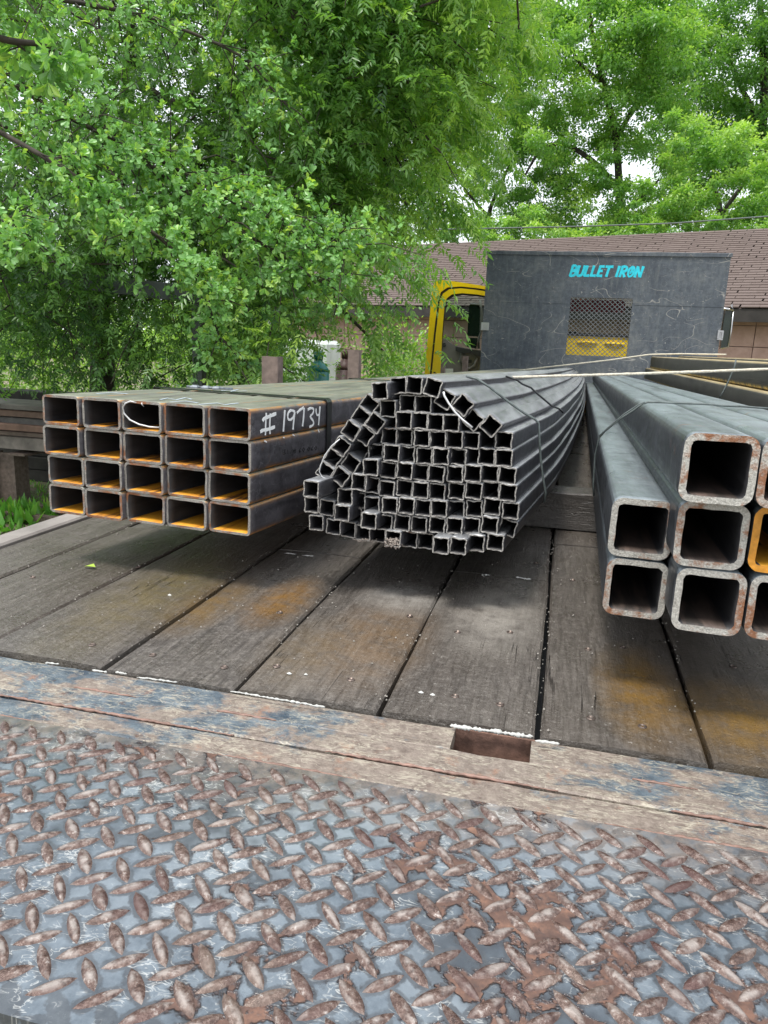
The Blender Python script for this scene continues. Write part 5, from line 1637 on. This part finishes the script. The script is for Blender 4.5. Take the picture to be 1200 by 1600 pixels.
def pecan(name, lab, x0, x1, ncl, trunk, seed, dmin, dmax, tmean=.38, per=22, limbs=()):
    rg = np.random.default_rng(seed)
    e = empty(name, (trunk[0], trunk[1], -1.1)); tag(e, lab, 'tree')
    C = []; D = []; T = []; L = []
    tm = MB()
    tw = MB()
    top = np.array([trunk[0], trunk[1], trunk[2]])
    n_ok = 0
    while n_ok < ncl:
        px, py = rg.uniform(x0, x1), rg.uniform(-160, 610)
        if px > rbound(py) - 40: continue
        if py > 480 and px < 330 and rg.random() < .42: continue
        if py > 560 and rg.random() < .6: continue
        d = rg.uniform(dmin, dmax)
        # openings to the sky, upper left
        if 440 < px < 575 and py > 500: continue
        if px > 560 and py > 395: continue
        if px < 420 and py < 250 and rg.random() < .45: continue
        c = ppt((px, py, d))
        if c[2] < -.5: continue
        n_ok += 1
        edge = px > rbound(py) - 120
        out = nrm(c - top + np.array([0, 0, .4]))
        axis = nrm(out * .7 + rg.normal(size=3) * .5 + (np.array([.5, -.2, -.4]) if edge else np.array([0, -.3, -.1])))
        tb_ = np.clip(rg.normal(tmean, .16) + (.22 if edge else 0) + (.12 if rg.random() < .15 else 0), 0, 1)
        R_ = .30 * d / 6.5
        tw.tubeline([tuple(c - axis * R_ * 1.5), tuple(c), tuple(c + axis * R_ * .8 + np.array([0, 0, -.06]))], [.008, .005, .002], 4, 0, False)
        for k in range(per):
            f_ = rg.uniform(-1.1, .8)
            p = c + axis * R_ * f_ + rg.normal(size=3) * R_ * .42
            dd = nrm(axis * .5 + rg.normal(size=3) * .8 + np.array([0, 0, .0]))
            C.append(p); D.append(dd); T.append(np.clip(tb_ + rg.normal(0, .08), 0, 1)); L.append(rg.uniform(.10, .165))
    C = np.array(C); D = np.array(D); T = np.array(T); L = np.array(L)
    pp, dd, uu, ll, tt = compound(C, D, L, T)
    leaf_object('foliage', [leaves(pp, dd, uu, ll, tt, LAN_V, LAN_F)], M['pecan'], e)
    tw_o = wparent(tw.build('twigs', M['bark']), e); tw_o['kind'] = 'stuff'
    tm.tubeline([(trunk[0], trunk[1], -1.1), (trunk[0] + .05, trunk[1], .2), (trunk[0] - .05, trunk[1], 1.4), (trunk[0] + .1, trunk[1] + .1, trunk[2])], [.16, .12, .10, .06], 10)
    wparent(tm.build('trunk', M['bark']), e)
    for lb, r0 in limbs:
        m_ = MB(); P_ = polyline(lb, 14)
        m_.tubeline([tuple(p) for p in P_], list(np.linspace(r0, r0 * .25, 14)), 7)
        wparent(m_.build('limb', M['bark']), e)
    return e
pt = ony((155, 590), 6.9)
pecan('pecan_tree', 'feathery dark green tree with thin trunk behind the left bundle', -120, 400, 430, (pt[0], 6.9, 2.6), 3, 5.5, 8.8, .22, 30,
      [([(155, 520, 7.2), (160, 400, 7.2), (190, 250, 7.2), (205, 60, 7.2), (200, -60, 7.2)], .10), ([(190, 260, 7.2), (120, 160, 7.0), (40, 60, 7)], .05), ([(200, 120, 7.2), (290, 160, 7), (350, 40, 7)], .05), ([(150, 520, 7.2), (130, 540, 7), (115, 560, 6.9)], .04), ([(340, -20, 7), (350, 60, 7), (370, 200, 7.4), (380, 420, 7.6)], .07), ([(100, 160, 6.4), (230, 240, 6.3), (340, 260, 6.3)], .03)])
pt2 = ony((380, 560), 7.4)
pecan('pecan_tree', 'bright feathery tree in the middle whose sprays hang over the yellow door', 330, 900, 560, (pt2[0], 7.4, 2.8), 5, 5.0, 8.6, .50, 32,
      [([(380, 500, 7.6), (420, 330, 7.4), (500, 180, 6.6), (560, 180, 6.2), (620, 165, 6.0)], .06), ([(500, 180, 6.6), (520, 100, 6.6), (560, 20, 6.6)], .035), ([(620, 165, 6), (680, 110, 6), (760, 90, 6)], .025),
       ([(400, 420, 7.2), (470, 430, 6.4), (540, 490, 6.0), (600, 550, 5.8)], .03), ([(560, 180, 6.2), (600, 250, 6.0), (640, 330, 5.9)], .025)])
# sprays in front of the door
e = [o for o in bpy.data.objects if o.name == 'pecan_tree.001'][0]
C = []; D = []; T = []; L = []
for (a, b, n_) in (((540, 320, 4.9), (665, 400, 4.9), 50), ((550, 380, 5.2), (640, 415, 5.2), 30), ((540, 420, 5.4), (615, 470, 5.3), 26), ((693, 464, 5.3), (708, 474, 5.3), 4), ((550, 470, 5.6), (605, 510, 5.4), 22), ((570, 490, 5.8), (620, 580, 5.6), 36), ((650, 395, 5.4), (730, 430, 5.4), 10), ((640, 505, 5.3), (668, 522, 5.3), 5),
                 ((600, 250, 5.4), (740, 330, 5.4), 80), ((640, 150, 5.6), (800, 220, 5.6), 80), ((700, 60, 5.8), (850, 60, 5.8), 90), ((395, 490, 6), (440, 575, 6), 34)):
    A3 = ppt(a); B3 = ppt(b); dv = nrm(B3 - A3)
    for k in range(n_):
        f_ = rng.random()
        C.append(A3 + (B3 - A3) * f_ + rng.normal(size=3) * .07 + np.array([0, 0, -.10 * f_ * f_])); D.append(nrm(dv + rng.normal(size=3) * .45 + np.array([0, 0, -.35]))); T.append(np.clip(rng.normal(.62, .14), 0, 1)); L.append(rng.uniform(.12, .19))
pp, dd, uu, ll, tt = compound(np.array(C), np.array(D), np.array(L), np.array(T))
leaf_object('hanging_sprays', [leaves(pp, dd, uu, ll, tt, LAN_V, LAN_F)], M['pecan'], e)

# ---- trees behind the house
def far_tree(lab, base, clumps, limbs_, seed, tmean=.45, mat='farleaf', per=420, lsz=.085, y=22, name='shade_tree'):
    rg = np.random.default_rng(seed)
    bx_ = ony((base[0], 400), y)
    e = empty(name, (bx_[0], y, -1.1)); tag(e, lab, 'tree')
    P_ = []; D = []; U = []; T = []; L = []
    for (px, py, pr, dd) in clumps:
        c = ppt((px, py, y + dd)); r = pr / F * (y + dd)
        n_ = int(per * 2.3 * (pr / 40) ** 1.5)
        tb_ = rg.normal(tmean, .10)
        for q_ in range(max(2, int(pr / 9))):
            s = c + rg.normal(size=3) * r * .55; rs = r * rg.uniform(.28, .5)
            m = max(10, int(n_ / max(2, int(pr / 9))))
            v = nrm(rg.normal(size=(m, 3))) * rs * rg.uniform(.25, 1.0, (m, 1)) ** .8 * rg.choice([1.0, 1.0, 1.35, 1.75], (m, 1)) * np.array([1.2, 1.2, .8])
            P_.append(s + v); D.append(nrm(v + rg.normal(size=(m, 3)) * rs * .8 + np.array([0, 0, -.25 * rs]))); U.append(np.tile([0, 0, 1.0], (m, 1)) + rg.normal(size=(m, 3)) * .5)
            T.append(np.clip(tb_ + rg.normal(0, .09, m) + .28 * v[:, 2] / rs, 0, 1)); L.append(rg.uniform(.7, 1.25, m) * lsz)  # leaves tinted lighter towards each clump's top, painting in light from above
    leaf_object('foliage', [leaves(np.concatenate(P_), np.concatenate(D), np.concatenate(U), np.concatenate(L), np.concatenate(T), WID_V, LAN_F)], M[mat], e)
    for k, (lb, r0) in enumerate(limbs_):
        m_ = MB(); Q = polyline([(p[0], p[1], y + (p[2] if len(p) > 2 else 0)) for p in lb], 12)
        if k == 0: Q = np.vstack([[Q[0][0], Q[0][1], -1.1], Q])
        m_.tubeline([tuple(p) for p in Q], list(np.linspace(r0, r0 * .3, len(Q))), 8)
        wparent(m_.build('trunk' if k == 0 else 'limb', M['barkf']), e)
    return e
rg = np.random.default_rng(21)
def scatter(n, x0, x1, y0, y1, r0, r1, holes, dd=2.0):
    out = []
    tries = 0
    while len(out) < n and tries < 6000:
        tries += 1
        p = (rg.uniform(x0, x1), rg.uniform(y0, y1))
        if any(((p[0] - hx) / rx) ** 2 + ((p[1] - hy) / ry) ** 2 < 1 for hx, hy, rx, ry in holes): continue
        out.append((p[0], p[1], rg.uniform(r0, r1), rg.uniform(-dd, dd)))
    return out
holes = [(850, 130, 42, 36), (880, 190, 8, 6), (1035, 110, 14, 14), (990, 250, 14, 18), (720, 300, 14, 14), (835, 20, 12, 20), (1090, 5, 18, 12), (1105, 110, 12, 25), (1000, 335, 16, 12), (855, 270, 14, 10), (780, 215, 14, 20), (1060, 215, 12, 12), (1150, 160, 10, 14)]
far_tree('broad light green tree right of centre with arching dark limbs behind the house', (970, 0), scatter(175, 780, 1075, -60, 375, 20, 36, holes),
         [([(975, 400), (968, 300), (960, 200), (930, 80), (915, -30)], .15), ([(968, 300), (930, 255), (880, 225), (845, 235), (820, 275)], .10), ([(960, 220), (1000, 150), (1040, 60)], .09), ([(940, 130), (900, 90), (890, 40)], .07), ([(975, 330), (1010, 300), (1030, 280)], .08)], 31, .56, y=25, lsz=.105)
far_tree('tall darker tree at the right edge of the photo behind the roof', (1195, 0), scatter(150, 1040, 1320, -60, 290, 22, 40, holes[2:4] + holes[6:8] + holes[11:]),
         [([(1195, 400), (1190, 260), (1194, 120), (1185, -40)], .22), ([(1195, 300), (1130, 250), (1070, 220)], .1), ([(1192, 200), (1150, 120), (1120, 40)], .1), ([(1080, 400), (1090, 300), (1035, 170), (1010, 150)], .12)], 32, .38, y=29, lsz=.11)
far_tree('low bright green tree leaning over the right end of the roof', (1130, 0), scatter(44, 1040, 1260, 190, 372, 18, 34, []),
         [([(1130, 400), (1125, 330), (1110, 270)], .12), ([(1125, 340), (1160, 290), (1200, 250)], .07)], 33, .66, y=22.5, lsz=.10, name='bright_tree')
far_tree('pale green tree between the feathery tree and the house ridge', (760, 0), scatter(110, 640, 860, 120, 378, 16, 30, [(850, 130, 54, 50), (720, 300, 12, 10), (780, 215, 10, 12)]),
         [([(760, 400), (765, 330), (800, 250)], .12), ([(765, 340), (730, 300), (700, 250)], .06), ([(700, 400), (690, 300), (680, 230)], .05)], 34, .50, y=27, lsz=.10, name='pale_tree')
far_tree('low leafy shrub line just behind the house ridge', (880, 0), scatter(60, 700, 1230, 335, 385, 12, 22, [], 1.0),
         [([(880, 400), (880, 370)], .06)], 35, .62, y=21.5, name='ridge_shrub', per=500, lsz=.085)
# distant woodland closes the low horizon
P_ = []; 
rgf = np.random.default_rng(44)
m = 26000
xw = rgf.uniform(-60, 40, m); hw = 3.0 + 2.0 * np.sin(xw * .31) + 1.2 * np.sin(xw * .83 + 1)
zw = rgf.uniform(-1.1, 1, m); zw = -1.1 + (hw + 1.1) * rgf.random(m) ** .8
yw = 42 + rgf.uniform(-2, 2, m) - .05 * (xw ** 2) ** .5
pos_ = np.stack([xw, yw, zw], 1)
wl = leaf_object('woodland', [leaves(pos_, nrm(rgf.normal(size=(m, 3))), nrm(rgf.normal(size=(m, 3)) * .6 + [0, 0, 1]), rgf.uniform(.35, .7, m), np.clip(rgf.normal(.5, .2, m), 0, 1), WID_V, LAN_F)], M['farleaf'], None)
tag(wl, 'hazy line of distant woodland beyond the yard', 'woodland')
# sunny scrub beyond the fence, left
def bush(lab, px0, px1, py0, py1, y, n_, seed, lsz=.05, mat='bush', tmean=.55, name='bush'):
    rg_ = np.random.default_rng(seed)
    c = ony(((px0 + px1) / 2, py1), y)
    e_ = empty(name, (c[0], y, -1.1)); tag(e_, lab, 'bush')
    P2 = []
    for k in range(n_):
        pass
    px = rg_.uniform(px0, px1, 46); py = rg_.uniform(py0, py1, 46)
    D = []; U = []; T = []; 
    for a, b in zip(px, py):
        s = ppt((a, b, y + rg_.uniform(-.6, .8)))
        m = n_ // 46
        v = rg_.normal(size=(m, 3)) * .24
        P2.append(s + v); D.append(nrm(v + rg_.normal(size=(m, 3)) * .2)); T.append(np.clip(rg_.normal(tmean, .12) + rg_.normal(0, .1, m) + v[:, 2] * .5, 0, 1))
    P2 = np.concatenate(P2); D = np.concatenate(D)
    P2[:, 2] = np.maximum(P2[:, 2], -1.05)
    leaf_object('foliage', [leaves(P2, D, rg_.normal(size=P2.shape) * .5 + [0, 0, 1], rg_.uniform(.6, 1.3, len(P2)) * lsz, np.concatenate(T), WID_V, LAN_F)], M[mat], e_)
    m_ = MB()
    for k in range(5):
        q = np.array([c[0] + rg_.uniform(-.5, .5), y + rg_.uniform(-.3, .3), -1.1])
        m_.tubeline([tuple(q), tuple(q + [rg_.uniform(-.3, .3), 0, .7]), tuple(q + [rg_.uniform(-.6, .6), 0, 1.5])], [.02, .015, .006], 5)
    wparent(m_.build('stem', M['bark']), e_)
bush('pale sunlit scrub beyond the chain fence at far left', -60, 120, 480, 640, 11.5, 7000, 61, .07, 'bush', .62)
bush('pale sunlit scrub beyond the fence right of the thin trunk', 150, 330, 480, 620, 12.5, 7000, 62, .07, 'bush', .60)
bush('dark shrub behind the left bundle below the feathery trees', 300, 460, 500, 630, 9.5, 6000, 63, .07, 'pecan', .35)
bush('leafy shrub between the two stakes and the pink wall', 590, 660, 540, 620, 9.8, 4500, 64, .06, 'pecan', .6)
# grass and weeds by the rack
def grass(lab, boxes, n_, seed, hgt, name='weed', kind=None, cat='weed'):
    rg_ = np.random.default_rng(seed)
    P2 = np.stack([rg_.uniform(boxes[0], boxes[1], n_), rg_.uniform(boxes[2], boxes[3], n_), np.full(n_, -1.1)], 1)
    D = nrm(rg_.normal(size=(n_, 3)) * .45 + [0, 0, 1])
    o = leaf_object(name, [leaves(P2, D, rg_.normal(size=P2.shape), rg_.uniform(.5, 1.3, n_) * hgt, np.clip(rg_.normal(.55, .2, n_), 0, 1), LAN_V, LAN_F)], M['grass'], None)
    tag(o, lab, cat); return o
grass('tuft of bright green grass by the rack post at the left edge of the photo', (-4.7, -3.95, 4.2, 5.1), 420, 71, .16)
grass('thin ground cover of short green grass across the yard', (-9, -2.0, 3.4, 9.0), 16000, 72, .05, 'grass', cat='grass')
